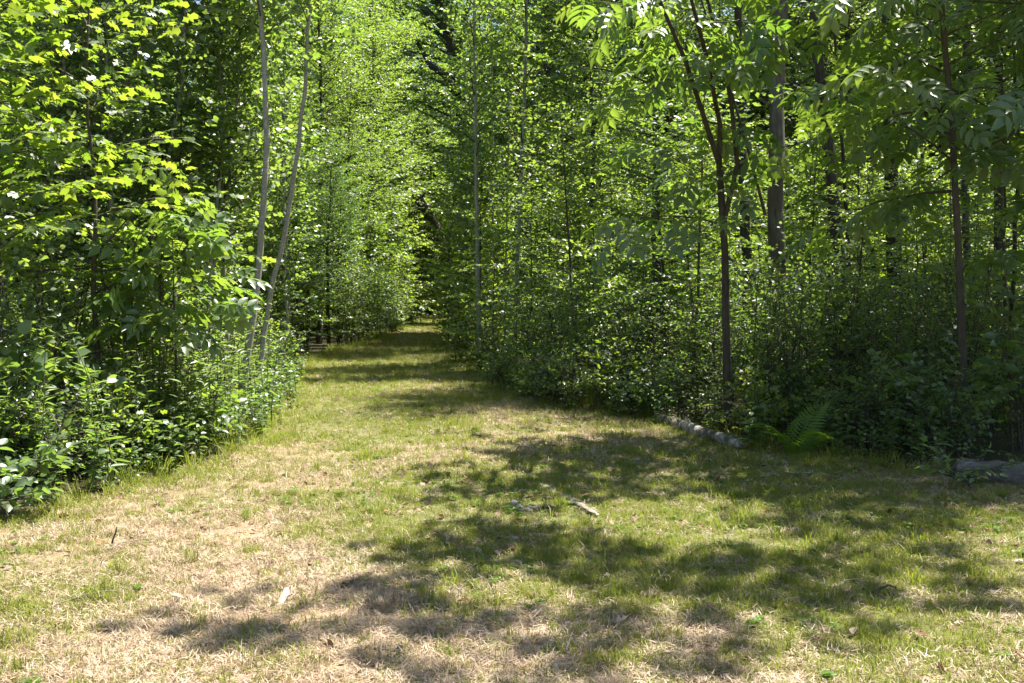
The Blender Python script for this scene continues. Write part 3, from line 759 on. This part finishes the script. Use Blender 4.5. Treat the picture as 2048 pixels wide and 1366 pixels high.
def near_shrub(name, label, x, y, Hh, stems, leaf, t, lm, most, L=.35, nb=5, twig=.2, spread=.3, cat='shrub', lstep=.09):
    base = np.array([x, y, float(ground_z(x, y))]); th = thing(name, base); cb, lv = MB(), Leaves()
    for i in range(stems):
        a = rs.random() * 6.28; hh = Hh * (.6 + .4 * rs.random()); n = 6; z = np.linspace(0, 1, n); sp = spread * (.3 + rs.random())
        p = np.column_stack([sp * z ** 1.3 * math.cos(a) + rs.normal() * .04, sp * z ** 1.3 * math.sin(a), z * hh]); p[0, 2] = -.04
        b = MB(); tube(b, p, np.linspace(.009, .003, n), 5, 0); b.build('stem', [M_TWIG], th)
        grow(cb, lv, p, .01, h0=.25, nb=nb, L=L, elev=(5, 45), profile='even', twig=twig, tstep=.12, leaf=leaf, lstep=lstep, droop=.35, flat=.6, sides=3)
    leaf_objects(th, base, t, lm, lv.arrays(), most, cb, [lm, M_TWIG])
    tag(th, label, cat)
for a in [('broadleaf_shrub', 'large round-leaved shrub at the left edge above the cut grass', 20, 960, 1.35, 4, .13, ROUND4, M_WEED, 140),
          ('broadleaf_shrub', 'pale broad-leaved shrub glinting in sun left of the drooping ash', 150, 940, 1.45, 5, .12, OVATE6, M_ASH, 160),
          ('broadleaf_shrub', 'little sunlit broad-leaved shrub in front of the drooping ash', 372, 905, .55, 4, .10, OVATE6, M_ASH, 90),
          ('broadleaf_shrub', 'small shrub at the lower left corner of the bank', 15, 1040, .45, 4, .10, OVATE6, M_WEED, 90),
          ('broadleaf_shrub', 'big-leaved shrub in shade behind the grey log', 1985, 872, 1.0, 5, .14, OVATE6, M_LEAF, 140),
          ('broadleaf_shrub', 'broad-leaved sapling reaching in over the grey log', 2035, 905, 2.1, 3, .16, OVATE6, M_ASH, 130),
          ('broadleaf_shrub', 'broad-leaved shrub in shade between fern and grey log', 1800, 885, .8, 5, .13, OVATE6, M_LEAF, 130),
          ('bramble', 'small three-leaved sprig in front of the grey log', 1940, 975, .16, 2, .07, OVATE6, M_WEED, 60)]:
    x, y = on_ground(a[2], a[3]); near_shrub(a[0], a[1], x, y, *a[4:])

# ferns: each frond its own part
def frond_mesh():
    V_, F_ = [], []; k = 0
    n = 17
    for i in range(n):
        s = (i + 1) / (n + 1); y = s; z = .28 * math.sin(s * 1.9) - .34 * s ** 2.4
        ln = .30 * math.sin(math.pi * min(1, .18 + s * .83)) ** .8 * (1.02 - .2 * s)
        w = .036
        for sg in (-1, 1):
            V_ += [(0, y, z), (sg * ln * .55, y + .02 + w * .5 + ln * .12, z - .005), (sg * ln, y + .05 + ln * .22, z - .05), (sg * ln * .5, y - w * .45 + ln * .12, z - .012)]
            F_.append((k, k + 1, k + 2)); F_.append((k, k + 2, k + 3)); k += 4
    for i in range(6):
        s0, s1 = i / 6, (i + 1) / 6; f = lambda s: .28 * math.sin(s * 1.9) - .34 * s ** 2.4
        V_ += [(-.006, s0, f(s0)), (.006, s0, f(s0)), (.005, s1, f(s1)), (-.005, s1, f(s1))]; F_ += [(k, k + 1, k + 2), (k, k + 2, k + 3)]; k += 4
    b = MB(); b.add(V_, np.array(F_), 0, .5)
    return b.mesh('frond', [M_FERN])
FR = frond_mesh()
for px, py, s, nfr, lab in [(1590, 905, .66, 7, 'bright green fern leaning out over the shaded grass'), (1560, 850, .62, 8, 'taller fern behind the bright leaning fern'),
                            (1640, 862, .5, 7, 'fern in deep shade right of the bright leaning fern'), (1290, 830, .42, 6, 'small fern at the left end of the mottled log')]:
    x, y = on_ground(px, py); th = thing('fern', (x, y, float(ground_z(x, y))), rs.random() * 6)
    for k in range(nfr):
        o = link('frond', FR, th); o.rotation_euler = (.5 + .6 * rs.random(), rs.normal() * .25, k * 6.283 / nfr + rs.normal() * .5); o.scale = [s * (.5 + .75 * rs.random())] * 3
    tag(th, lab, 'fern', 'ferns at the edge of the wood')

# bare dead shrubs
for px, py, hh, lab in [(60, 915, 1.6, 'bare dark-stemmed dead shrub near the left edge of the bank'), (150, 880, 1.9, 'leaning bare grey dead shrub left of the drooping ash'),
                        (245, 890, 1.5, 'bare twiggy dead shrub just left of the drooping ash'), (100, 860, 2.2, 'tall bare dead shrub behind the pale broad-leaved shrub')]:
    x, y = on_ground(px, py); th = thing('dead_shrub', (x, y, float(ground_z(x, y))))
    for i in range(5):
        a = rs.random() * 6.28; sp = .7 * rs.random(); n = 7; z = np.linspace(0, 1, n); h2 = hh * (.6 + .5 * rs.random())
        q = np.column_stack([sp * z * math.cos(a), sp * z * math.sin(a), z * h2]) + rs.normal(size=(n, 3)) * .015; q[0, 2] = -.05
        b = MB(); tube(b, q, np.linspace(.010, .003, n), 5, 0)
        for k in range(5):
            o = interp_poly(q, .35 + .6 * rs.random()); d = unit(np.array([rs.normal(), rs.normal() * .6, .5 + .4 * rs.random()])); l = .2 + .4 * rs.random()
            tube(b, [o, o + d * l * .5 + rs.normal(size=3) * .02, o + d * l], [.004, .003, .0015], 4, 0)
        b.build('stem', [M_TWIG if i % 2 else M_GREY], th)
    tag(th, lab, 'shrub')

# ------------------------------------------------------------------ edge plants, saplings and trees one by one
def row(kind, spec, s=(.8, 1.15), jit=.25, dx=0.0):
    for px, py in spec:
        x, y = on_ground(px, py); x += dx; place(kind, x + rs.normal() * jit * .5, y + rs.normal() * jit, s[0] + (s[1] - s[0]) * rs.random())
# left bank, front rank
row('weed', [(60, 985), (100, 965), (190, 960), (230, 945), (260, 935), (290, 925), (320, 915), (340, 905), (395, 890), (420, 880), (435, 875), (455, 865), (470, 858), (485, 850), (440, 850),
             (400, 865), (360, 880), (280, 905), (215, 925), (300, 890)], (1.0, 1.5), dx=.15)
row('weed', [(500, 845), (515, 838), (470, 835), (505, 815)], (.7, 1.05), .3, .1)
row('leafy_weed', [(45, 1010), (130, 985), (215, 962), (270, 955), (330, 925), (385, 905), (440, 893), (480, 880), (505, 862), (528, 850), (545, 825), (552, 800), (560, 780), (585, 755)], (.6, 1.0), .1, .22)
row('low_shrub', [(10, 985), (90, 950), (180, 935), (250, 915), (300, 905), (410, 880), (450, 860), (500, 830), (520, 810), (540, 790)], (.6, .9), dx=.1)
row('low_shrub', [(40, 975), (85, 968), (130, 955), (170, 948), (215, 938), (260, 925), (300, 915), (345, 900)], (.75, 1.0), .15, .05)
row('low_shrub', [(555, 765), (580, 745), (600, 735)], (.8, 1.1), dx=-.25)
row('shrub', [(-60, 960), (60, 915), (120, 900), (210, 900), (260, 880), (310, 870)], (.8, 1.2), dx=.2)
row('shrub', [(440, 835), (470, 815), (500, 795), (525, 775), (400, 848)], (.45, .62), dx=-.05)
row('shrub', [(545, 755), (560, 740), (585, 728), (605, 718)], (.5, .75), dx=-.45)
row('beech', [(-60, 840), (120, 815), (230, 810), (410, 795), (450, 770), (560, 722)], (.7, .95), .4, -.4)
row('maple', [(60, 830), (250, 800), (380, 790), (500, 750), (605, 705), (640, 695)], (.75, 1.0), .4, -.6)
row('aspen', [(180, 820), (280, 810), (90, 830), (370, 790), (450, 780), (560, 728), (590, 715)], (.85, 1.1), .4)
# left, dark hollow and the sunlit far bank
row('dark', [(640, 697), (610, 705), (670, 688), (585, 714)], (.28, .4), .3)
row('canopy', [(560, 668), (650, 662), (470, 675)], (.8, 1.0), .4)
row('beech', [(620, 700), (660, 690), (690, 676), (600, 712)], (.6, .9), .4, -.8)
row('beech', [(720, 662), (750, 655), (790, 641), (760, 646)], (.8, 1.2), .4)
row('canopy', [(560, 672), (430, 690), (300, 705), (150, 712), (20, 718), (-120, 730)], (.75, .95), .5)
row('shrub', [(720, 680), (745, 672), (765, 665), (780, 660), (800, 655), (815, 650), (700, 690), (670, 697)], (.9, 1.3), .5)
row('low_shrub', [(770, 668), (800, 660), (820, 652), (750, 680)], (.9, 1.3), .4)
row('maple', [(735, 665), (690, 680), (775, 655), (800, 650), (815, 644)], (.8, 1.1), .5)
row('aspen', [(700, 672), (745, 660)], (.8, 1.2), .6, -1.2)
row('beech', [(725, 666), (760, 656)], (1.2, 1.5), .5, -.6)
row('aspen', [(760, 650), (720, 652), (690, 658), (660, 664), (740, 645), (785, 642)], (.9, 1.2), .5)
row('canopy', [(770, 631), (740, 634)], (.9, 1.1), .4)
for x, y, k, s in ((-9.5, 58, 'aspen', 1.8), (-11, 66, 'canopy', 1.3), (-9, 71, 'aspen', 1.7), (-1.0, 46, 'beech', 1.1), (-12.5, 60, 'canopy', 1.4), (-9.8, 74, 'canopy', 1.7), (-12.5, 84, 'canopy', 1.8), (1.0, 31.5, 'canopy', 1.2), (-6.6, 45, 'canopy', .8), (-7.3, 53, 'canopy', .9), (-6.4, 37, 'canopy', .62), (1.8, 37, 'canopy', 1.0), (-9.0, 77, 'canopy', 1.9), (-4.6, 99, 'canopy', 2.0), (-7.6, 101, 'canopy', 2.0), (-10.4, 96, 'canopy', 2.0), (-6.0, 79, 'maple', 2.1), (-7.8, 81, 'beech', 2.0), (-4.9, 82, 'maple', 2.2), (-9.4, 83, 'maple', 2.2), (-6.6, 85, 'aspen', 1.9), (-11.0, 92, 'canopy', 2.1), (-6.4, 33, 'canopy', .85), (-6.8, 78, 'maple', 1.6), (-5.4, 79, 'beech', 1.5), (-8.2, 81, 'aspen', 1.4)):
    place(k, x, y, s)
for x, y, k, s in ((-6.5, 77, 'beech', 1.2), (-8.5, 79, 'maple', 1.3), (-10.5, 80, 'beech', 1.3), (-5.2, 80, 'aspen', 1.1), (-9, 96, 'canopy', 1.2), (-13, 98, 'canopy', 1.2), (-5.5, 99, 'canopy', 1.2)):
    place(k, x, y, s)
for x, y, s in ((-5.9, 41, 1.4), (-6.3, 50, 1.5), (-6.8, 58, 1.5), (-7.4, 67, 1.6)):
    place('beech' if rs.random() < .6 else 'maple', x, y, s)
row('aspen', [(625, 700), (690, 682)], (.8, 1.05), .6, -1.0)
row('maple', [(650, 694), (715, 674)], (.9, 1.2), .5, -.5)
# right side of the path
row('low_shrub', [(935, 722), (960, 745), (985, 770), (1010, 785), (1050, 795), (1100, 806), (1150, 815), (1200, 822), (1250, 832), (1300, 838), (1350, 840), (1500, 870), (1680, 890), (1750, 900), (1850, 905), (1900, 910)], (.7, 1.1), .15)
row('weed', [(1000, 778), (1030, 788), (1060, 792), (1085, 798), (1120, 803), (1530, 880), (1620, 885), (1700, 895), (1725, 890), (1770, 895), (1810, 905), (1850, 895), (1880, 900), (1660, 880), (1740, 880), (1480, 872), (1445, 868), (1425, 862), (1500, 878),
             (1905, 890), (2020, 900)], (.8, 1.15), .15)
row('leafy_weed', [(975, 765), (1040, 800), (1150, 825), (1230, 835), (1330, 850), (1400, 852), (1520, 895), (1660, 905), (1720, 915), (1790, 918), (1850, 925), (1870, 932), (1280, 840)], (.6, 1.0), .1)
row('shrub', [(920, 700), (930, 690), (950, 725), (1000, 760), (1060, 775), (1090, 780), (1140, 790), (1180, 800), (1240, 805), (1300, 815), (1360, 820), (1420, 838), (1455, 846), (1500, 845), (1535, 850), (1560, 835), (1640, 845), (1700, 845), (1770, 850),
              (1830, 855), (1890, 860), (2060, 890)], (.55, .95), .3)
row('beech', [(1000, 745), (1085, 756), (1165, 770), (1250, 784), (1330, 793), (1400, 800)], (.55, .85), .4)
row('maple', [(970, 728), (1120, 752), (1290, 772)], (.7, .95), .4)
row('beech', [(1060, 715), (1130, 722), (1210, 728), (1290, 732), (1370, 735), (1430, 735), (1250, 712), (1330, 712)], (.7, .95), .5)
row('beech', [(1530, 705), (1610, 705), (1740, 700), (1840, 705), (1930, 705), (2020, 705), (1580, 690), (1690, 688), (1800, 688), (1900, 685), (2000, 690), (1650, 680)], (.8, 1.15), .5)
row('beech', [(1400, 812), (1720, 805), (1860, 810), (2010, 820), (2120, 850)], (.5, .8), .4)
row('maple', [(915, 690), (945, 700), (1000, 722), (1120, 745), (1220, 752), (1330, 755)], (.6, .85), .4)
row('maple', [(905, 665), (930, 668), (960, 690), (1090, 700), (1180, 705), (1400, 705), (1300, 695)], (.9, 1.3), .5)
row('aspen', [(905, 672), (925, 680), (970, 700), (1100, 698), (1200, 700), (1280, 702), (1360, 702), (1150, 690), (1420, 700)], (.7, .95), .5)
row('aspen', [(950, 664), (1000, 676), (1050, 678), (1120, 676), (1200, 676), (1290, 676), (1380, 676), (960, 668)], (1.0, 1.3), .5)
row('canopy', [(2010, 742), (2110, 750), (2200, 735)], (.85, 1.05), .5)
row('canopy', [(1160, 648), (1270, 650)], (.8, .95), .5)
for x, y, s in ((2.7, 17.4, .6), (1.6, 21.5, .62)):
    place('canopy', x, y, s)
# trees right of the frame that throw the dapples on the cut grass
for x, y, s in ((7.6, 10.8, .82), (8.4, 14.5, .95)):
    place('canopy', x, y, s)
label_placed()
# ------------------------------------------------------------------ wood that reads as one mass: undergrowth and the far trees
def joined(a, b):
    """trunk and crown meshes of a kind as one source mesh"""
    ma = MB()
    for me, off in ((a, 0), (b, 1)):
        n = len(me.vertices); v = np.empty(n * 3, np.float32); me.vertices.foreach_get('co', v)
        t = np.empty(n, np.float32); me.attributes['tone'].data.foreach_get('value', t)
        npoly = len(me.polygons); tot = np.empty(npoly, np.int32); me.polygons.foreach_get('loop_total', tot)
        st = np.empty(npoly, np.int32); me.polygons.foreach_get('loop_start', st); mi = np.empty(npoly, np.int32); me.polygons.foreach_get('material_index', mi)
        li = np.empty(len(me.loops), np.int32); me.loops.foreach_get('vertex_index', li)
        base = ma.n; ma.v.append(v.reshape(-1, 3)); ma.t.append(t); ma.n += n
        for m in np.unique(mi):
            for k in (3, 4):
                s = (mi == m) & (tot == k)
                if s.any(): ma.f.append(li[st[s][:, None] + np.arange(k)] + base); ma.m.append(int(m) + (0 if off == 0 else len(a.materials)))
    return ma.mesh('tree_source', list(a.materials) + list(b.materials))
def wood_points(n, y0, y1, xm, margin, power=1.0):
    y = y0 + (y1 - y0) * rs.random(n) ** power; x = (rs.random(n) * 2 - 1) * (xm + .62 * y)
    ok = ((x < left_edge(y) - margin) | (x > right_edge(y) + margin) | (y > 75))
    return np.column_stack([x[ok], y[ok], ground_z(x[ok], y[ok])])
src = [joined(*V['shrub'][i]) for i in range(4)] + [joined(*V['maple'][i]) for i in range(2)] + [joined(*V['beech'][i]) for i in range(2)]
P = wood_points(1500, 11, 80, 3, 2.6, .9); n = len(P); 
x = rs.random(160) * 30 - 24; y = 78 + 40 * rs.random(160); P = np.vstack([P, np.column_stack([x, y, ground_z(x, y)])]); n = len(P); near = P[:, 1] < 21
scatter('undergrowth', P, np.column_stack([np.zeros(n), np.zeros(n), rs.random(n) * 6.28]), .6 + .5 * rs.random(n), np.where(near, rs.integers(0, 4, n), rs.integers(0, 8, n)), src)
src = [joined(*v) for v in V['canopy'] * 2 + V['aspen'][:1]]
P = wood_points(430, 33, 125, 10, 2.5, 1.2)
x = rs.random(60) * 26 - 22; y = 78 + 50 * rs.random(60); P = np.vstack([P, np.column_stack([x, y, ground_z(x, y)])]); n = len(P)
scatter('far_wood', P, np.column_stack([np.zeros(n), np.zeros(n), rs.random(n) * 6.28]), .85 + .35 * rs.random(n), rs.integers(0, 7, n), src)
# long uncut grass where the mown path meets the plants
P = []
for y in np.arange(6, 40, .16):
    for e, sg in ((left_edge(y), -1), (right_edge(y), 1)):
        for k in range(2):
            P.append((e + sg * (.05 + .5 * rs.random() ** 1.5) , y + rs.random() * .16))
P = np.array(P); n = len(P); P = np.column_stack([P, ground_z(P[:, 0], P[:, 1])])
scatter('long_grass', P, np.column_stack([rs.normal(0, .15, n), rs.normal(0, .15, n), rs.random(n) * 6.28]), .45 + .7 * rs.random(n), rs.integers(0, 3, n), [tall_tuft() for _ in range(3)])

# ------------------------------------------------------------------ logs, sticks, stones and single leaves
def rough_log(name, label, p0, p1, r, mats, cat='log', seg=18, bend=.04, knots=2, lift=.0):
    p0 = np.array([*p0, 0.0]); p1 = np.array([*p1, 0.0]); mid = (p0 + p1) / 2
    s = np.linspace(0, 1, seg)[:, None]; p = p0 + (p1 - p0) * s
    side = unit(np.cross(p1 - p0, UP)); p = p + side * bend * np.sin(s * 3.1) + np.cumsum(rs.normal(size=(seg, 3)), 0) * .004
    p[:, 2] += ground_z(p[:, 0], p[:, 1]) + r * .75 + lift; base = np.array([mid[0], mid[1], float(ground_z(mid[0], mid[1]))])
    th = thing(name, base); q = p - base
    b = MB(); rad = r * (1 + .045 * rs.normal(size=seg)); rad[-1] *= .8
    tube(b, q, rad, 14, 0, rough=.06); b.build('bark', [mats[0]], th, True)
    for e, sg in ((0, -1), (seg - 1, 1)):
        t = unit(q[e] - q[e - sg]); a = unit(np.cross(t, UP)); c = np.cross(a, t); n = 12; th_ = np.arange(n) * 6.283 / n
        ring = q[e] + rad[e] * .96 * (np.cos(th_)[:, None] * a + np.sin(th_)[:, None] * c); inner = q[e] + t * .03 + rad[e] * .5 * (np.cos(th_)[:, None] * a + np.sin(th_)[:, None] * c) + t * rs.normal(size=(n, 1)) * .02
        cen = q[e] + t * .01
        f1 = np.array([(i, (i + 1) % n, n + (i + 1) % n, n + i) for i in range(n)]); f2 = np.array([(n + i, n + (i + 1) % n, 2 * n) for i in range(n)])
        b = MB(); b.add(np.vstack([ring, inner, cen]), [f1, f2]); b.build('broken_end', [mats[1]], th)
    for k in range(knots):
        i = int(seg * (.25 + .5 * rs.random())); d = unit(side * rs.choice([-1, 1]) * .6 + UP + rs.normal(size=3) * .2).ravel()
        b = MB(); tube(b, [q[i] + d * r * .6, q[i] + d * r * 1.5, q[i] + d * r * 1.9], [r * .3, r * .22, r * .12], 7, 0, rough=.08, cap=True); b.build('knot', [mats[0]], th)
    tag(th, label, cat)
g_ = on_ground
rough_log('log', 'mottled pale log half sunk in grass at the edge of the wood', g_(1315, 842), g_(1480, 896), .07, (M_LOG, M_WOOD), knots=3)
rough_log('log', 'thick grey log lying at the right end of the wood edge', g_(1915, 962), g_(2250, 984), .11, (M_LOGD, M_GREY), knots=0)
def slab(name, label, pts, r, mat, flat=.42, cat='wood'):
    p = np.array([[*g_(*a), 0.0] for a in pts]); n = 21; s = np.linspace(0, len(p) - 1, n)
    q = np.stack([np.interp(s, np.arange(len(p)), p[:, i]) for i in range(3)], -1); q[:, 2] = ground_z(q[:, 0], q[:, 1]) + r * .7
    base = q.mean(0); base[2] = float(ground_z(base[0], base[1])); q = q - base
    b = MB(); w = r * np.interp(np.linspace(0, 8, n), np.arange(9), [.35, .8, 1.05, .9, 1.1, .95, .85, .7, .25]) * (1 + .16 * rs.normal(size=n)); q[:, :2] += rs.normal(size=(n, 2)) * .006; tube(b, q, w, 9, 0, rough=.22, cap=True)
    v = b.v; b.v = [np.column_stack([a[:, :2], (a[:, 2] - r * .7) * flat + r * .45]) for a in v]
    o = b.build(name, [mat], None, loc=base); tag(o, label, cat)
slab('weathered_wood', 'longer bleached wood piece lying slantwise in the grass', [(1118, 990), (1150, 1008), (1196, 1034)], .034, M_WOOD)
slab('weathered_wood', 'short bleached wood piece behind the longer slanting one', [(1066, 969), (1092, 975), (1116, 993)], .034, M_WOOD)
slab('weathered_wood', 'thin grey wood splinter left of the short bleached piece', [(1035, 988), (1060, 984), (1092, 986)], .028, M_WOOD)
slab('weathered_wood', 'low bleached wood piece in front of the others', [(1040, 1024), (1070, 1018), (1108, 1016)], .03, M_WOOD)
slab('weathered_wood', 'thin pale splinter beside the right end of the longer bleached piece', [(1150, 1000), (1178, 1014), (1196, 1026)], .018, M_WOOD)
slab('weathered_wood', 'crooked grey splinter in front of the short bleached piece', [(1085, 1000), (1110, 998), (1126, 1002)], .02, M_GREY)
slab('weathered_wood', 'grey root-like splinter lying between the bleached pieces', [(1048, 996), (1075, 992), (1100, 990)], .02, M_GREY)
def stone(label, px, py, r):
    x, y = g_(px, py); b = MB(); n = 8; rows = 6
    th_ = np.arange(n) * 6.283 / n; pts = [(0, 0, -r * .7)]
    for i in range(1, rows):
        f = math.pi * i / rows
        pts += [(r * math.sin(f) * math.cos(t) * (1 + rs.normal() * .06), r * .85 * math.sin(f) * math.sin(t) * (1 + rs.normal() * .06), -r * .75 * math.cos(f)) for t in th_]
    pts.append((0, 0, r * .75)); fs = [(0, 1 + (i + 1) % n, 1 + i) for i in range(n)]; L0 = 1 + (rows - 2) * n
    qs = [(1 + k * n + i, 1 + k * n + (i + 1) % n, 1 + (k + 1) * n + (i + 1) % n, 1 + (k + 1) * n + i) for k in range(rows - 2) for i in range(n)]
    fs += [(L0 + i, L0 + (i + 1) % n, len(pts) - 1) for i in range(n)]
    b.add(pts, [np.array(fs), np.array(qs)]); o = b.build('stone', [M_STONE], None, True, (x, y, float(ground_z(x, y)) + r * .5)); tag(o, label, 'stone', 'pale stones beside the bleached wood')
stone('rounder of two pale stones left of the bleached wood', 1028, 1010, .033)
stone('pale stone just right of the rounder one beside bleached wood', 1038, 1017, .028)
# fresh pale wood chip, tilted out of the grass
x, y = g_(550, 1212); b = MB()
v = np.array([(-.017, 0, 0), (.016, .003, 0), (.02, .01, .10), (-.002, .012, .125), (-.014, .008, .115)]); v2 = v + np.array([.002, .011, .002])
b.add(np.vstack([v, v2]), [np.array([(4, 3, 2), (4, 2, 1), (4, 1, 0), (5, 6, 7), (5, 7, 9), (7, 8, 9)]), np.array([(i, (i + 1) % 5, 5 + (i + 1) % 5, 5 + i) for i in range(5)])])
o = b.build('wood_chip', [M_CHIP], None, False, (x, y, float(ground_z(x, y)) - .005)); o.rotation_euler = (-1.12, .15, -.12); o.scale = (1.0, 1.0, 1.5); tag(o, 'fresh pale wood chip standing out of the sunny grass', 'wood chip')
def stick(label, a, c, r, mat=M_TWIG, lift=.01, arch=.03):
    p0, p1 = np.array([*g_(*a), 0.0]), np.array([*g_(*c), 0.0]); s = np.linspace(0, 1, 7)[:, None]; p = p0 + (p1 - p0) * s + rs.normal(size=(7, 3)) * .012
    p[:, 2] = ground_z(p[:, 0], p[:, 1]) + r + lift + arch * np.sin(s[:, 0] * 3.14); base = p[3].copy(); base[2] = float(ground_z(base[0], base[1]))
    b = MB(); tube(b, p - base, np.linspace(r, r * .5, 7), 6, 0, rough=.05, cap=True); o = b.build('stick', [mat], None, loc=base); tag(o, label, 'stick', 'fallen sticks on the grass')
stick('long pale stick lying across the grass before the shaded fern', (1565, 945), (1690, 957), .008, M_WOOD)
stick('short pale stick lying below the bright leaning fern', (1520, 950), (1560, 953), .008, M_WOOD)
stick('thin pale stalk slanting in the shade left of the mottled log', (1355, 900), (1400, 940), .005, M_WOOD)
stick('long pale stalk lying in sun across the green right foreground', (1660, 1172), (1750, 1155), .004, M_WOOD)
stick('thin stick beside the pale stalk in the green right foreground', (1750, 1182), (1785, 1172), .006)
stick('dry stalk lying in the sunny grass at the left', (210, 1105), (330, 1080), .004, M_WOOD)
stick('pale dry stalk at the lower left of the turf', (100, 1215), (250, 1180), .004, M_WOOD)
stick('short pale stick lying in the dapples of the front turf', (1130, 1305), (1150, 1282), .006, M_WOOD)
# the little dark twig standing up in the sunny turf
x, y = g_(222, 1096); b = MB(); tube(b, [(0, 0, -.02), (.012, 0, .05), (.03, .01, .10), (.034, .01, .13)], [.007, .006, .005, .003], 6, 0, cap=True)
o = b.build('twig', [M_TWIG], None, loc=(x, y, float(ground_z(x, y)))); tag(o, 'short dark twig standing up in the sunny left turf', 'stick')
LB = {}
def dead(label, px, py, s, t, m, tilt=.3):
    key = (id(t), m.name)
    if key not in LB:
        b = MB(); Vv, Fc = t; v = Vv.copy(); v[:, 1] -= .5; v[:, 2] += 1.0 * v[:, 0] ** 2 + .3 * v[:, 1] ** 2
        b.add(v, Fc, 0, .5); LB[key] = b.mesh('dead_leaf', [m])
    x, y = g_(px, py); o = link('dead_leaf', LB[key], None, (x, y, float(ground_z(x, y)) + s * .25 + .012)); o.scale = [s] * 3
    o.rotation_euler = (rs.normal() * tilt, rs.normal() * tilt, rs.random() * 6.28); tag(o, label, 'leaf', 'fallen leaves on the turf')
dead('grey-white curled leaf in the lower right turf', 1708, 1268, .075, OVATE6, M_DEADP)
dead('red-brown oak leaf in the lower right turf', 1838, 1273, .10, OAK, M_DEAD)
dead('brown leaf at the right edge of the front turf', 2035, 1318, .10, OAK, M_DEAD)
dead('pale lobed leaf in the dappled front turf', 1240, 1248, .09, OAK, M_DEADP)
dead('brown curled leaf right of the bleached wood in shade', 1000, 1083, .07, OVATE6, M_DEAD)
dead('brown leaf in the sunny turf left of the path', 345, 1080, .07, OAK, M_DEAD)
dead('small brown leaf above the sunny turf by the left bank', 195, 1052, .06, OVATE6, M_DEAD)
dead('dark leaf standing in the dry turf below the left bank', 128, 1042, .08, OVATE6, M_DEAD, .9)
dead('brown leaf in the dappled turf right of centre', 1420, 1218, .06, OVATE6, M_DEAD)
dead('reddish leaf at the bottom of the front turf', 1455, 1360, .06, OAK, M_DEAD)
dead('brown leaf lying in the dark patch right of the wood chip', 925, 1210, .08, OVATE6, M_DEAD)
dead('curled brown leaf beside the shaded tufts of the front turf', 1735, 1235, .07, OAK, M_DEAD)
dead('pale leaf left of the wood chip in the sun', 355, 1195, .07, OVATE6, M_DEADP)
dead('brown leaf at the left edge of the sunny turf', 15, 1110, .08, OAK, M_DEAD)
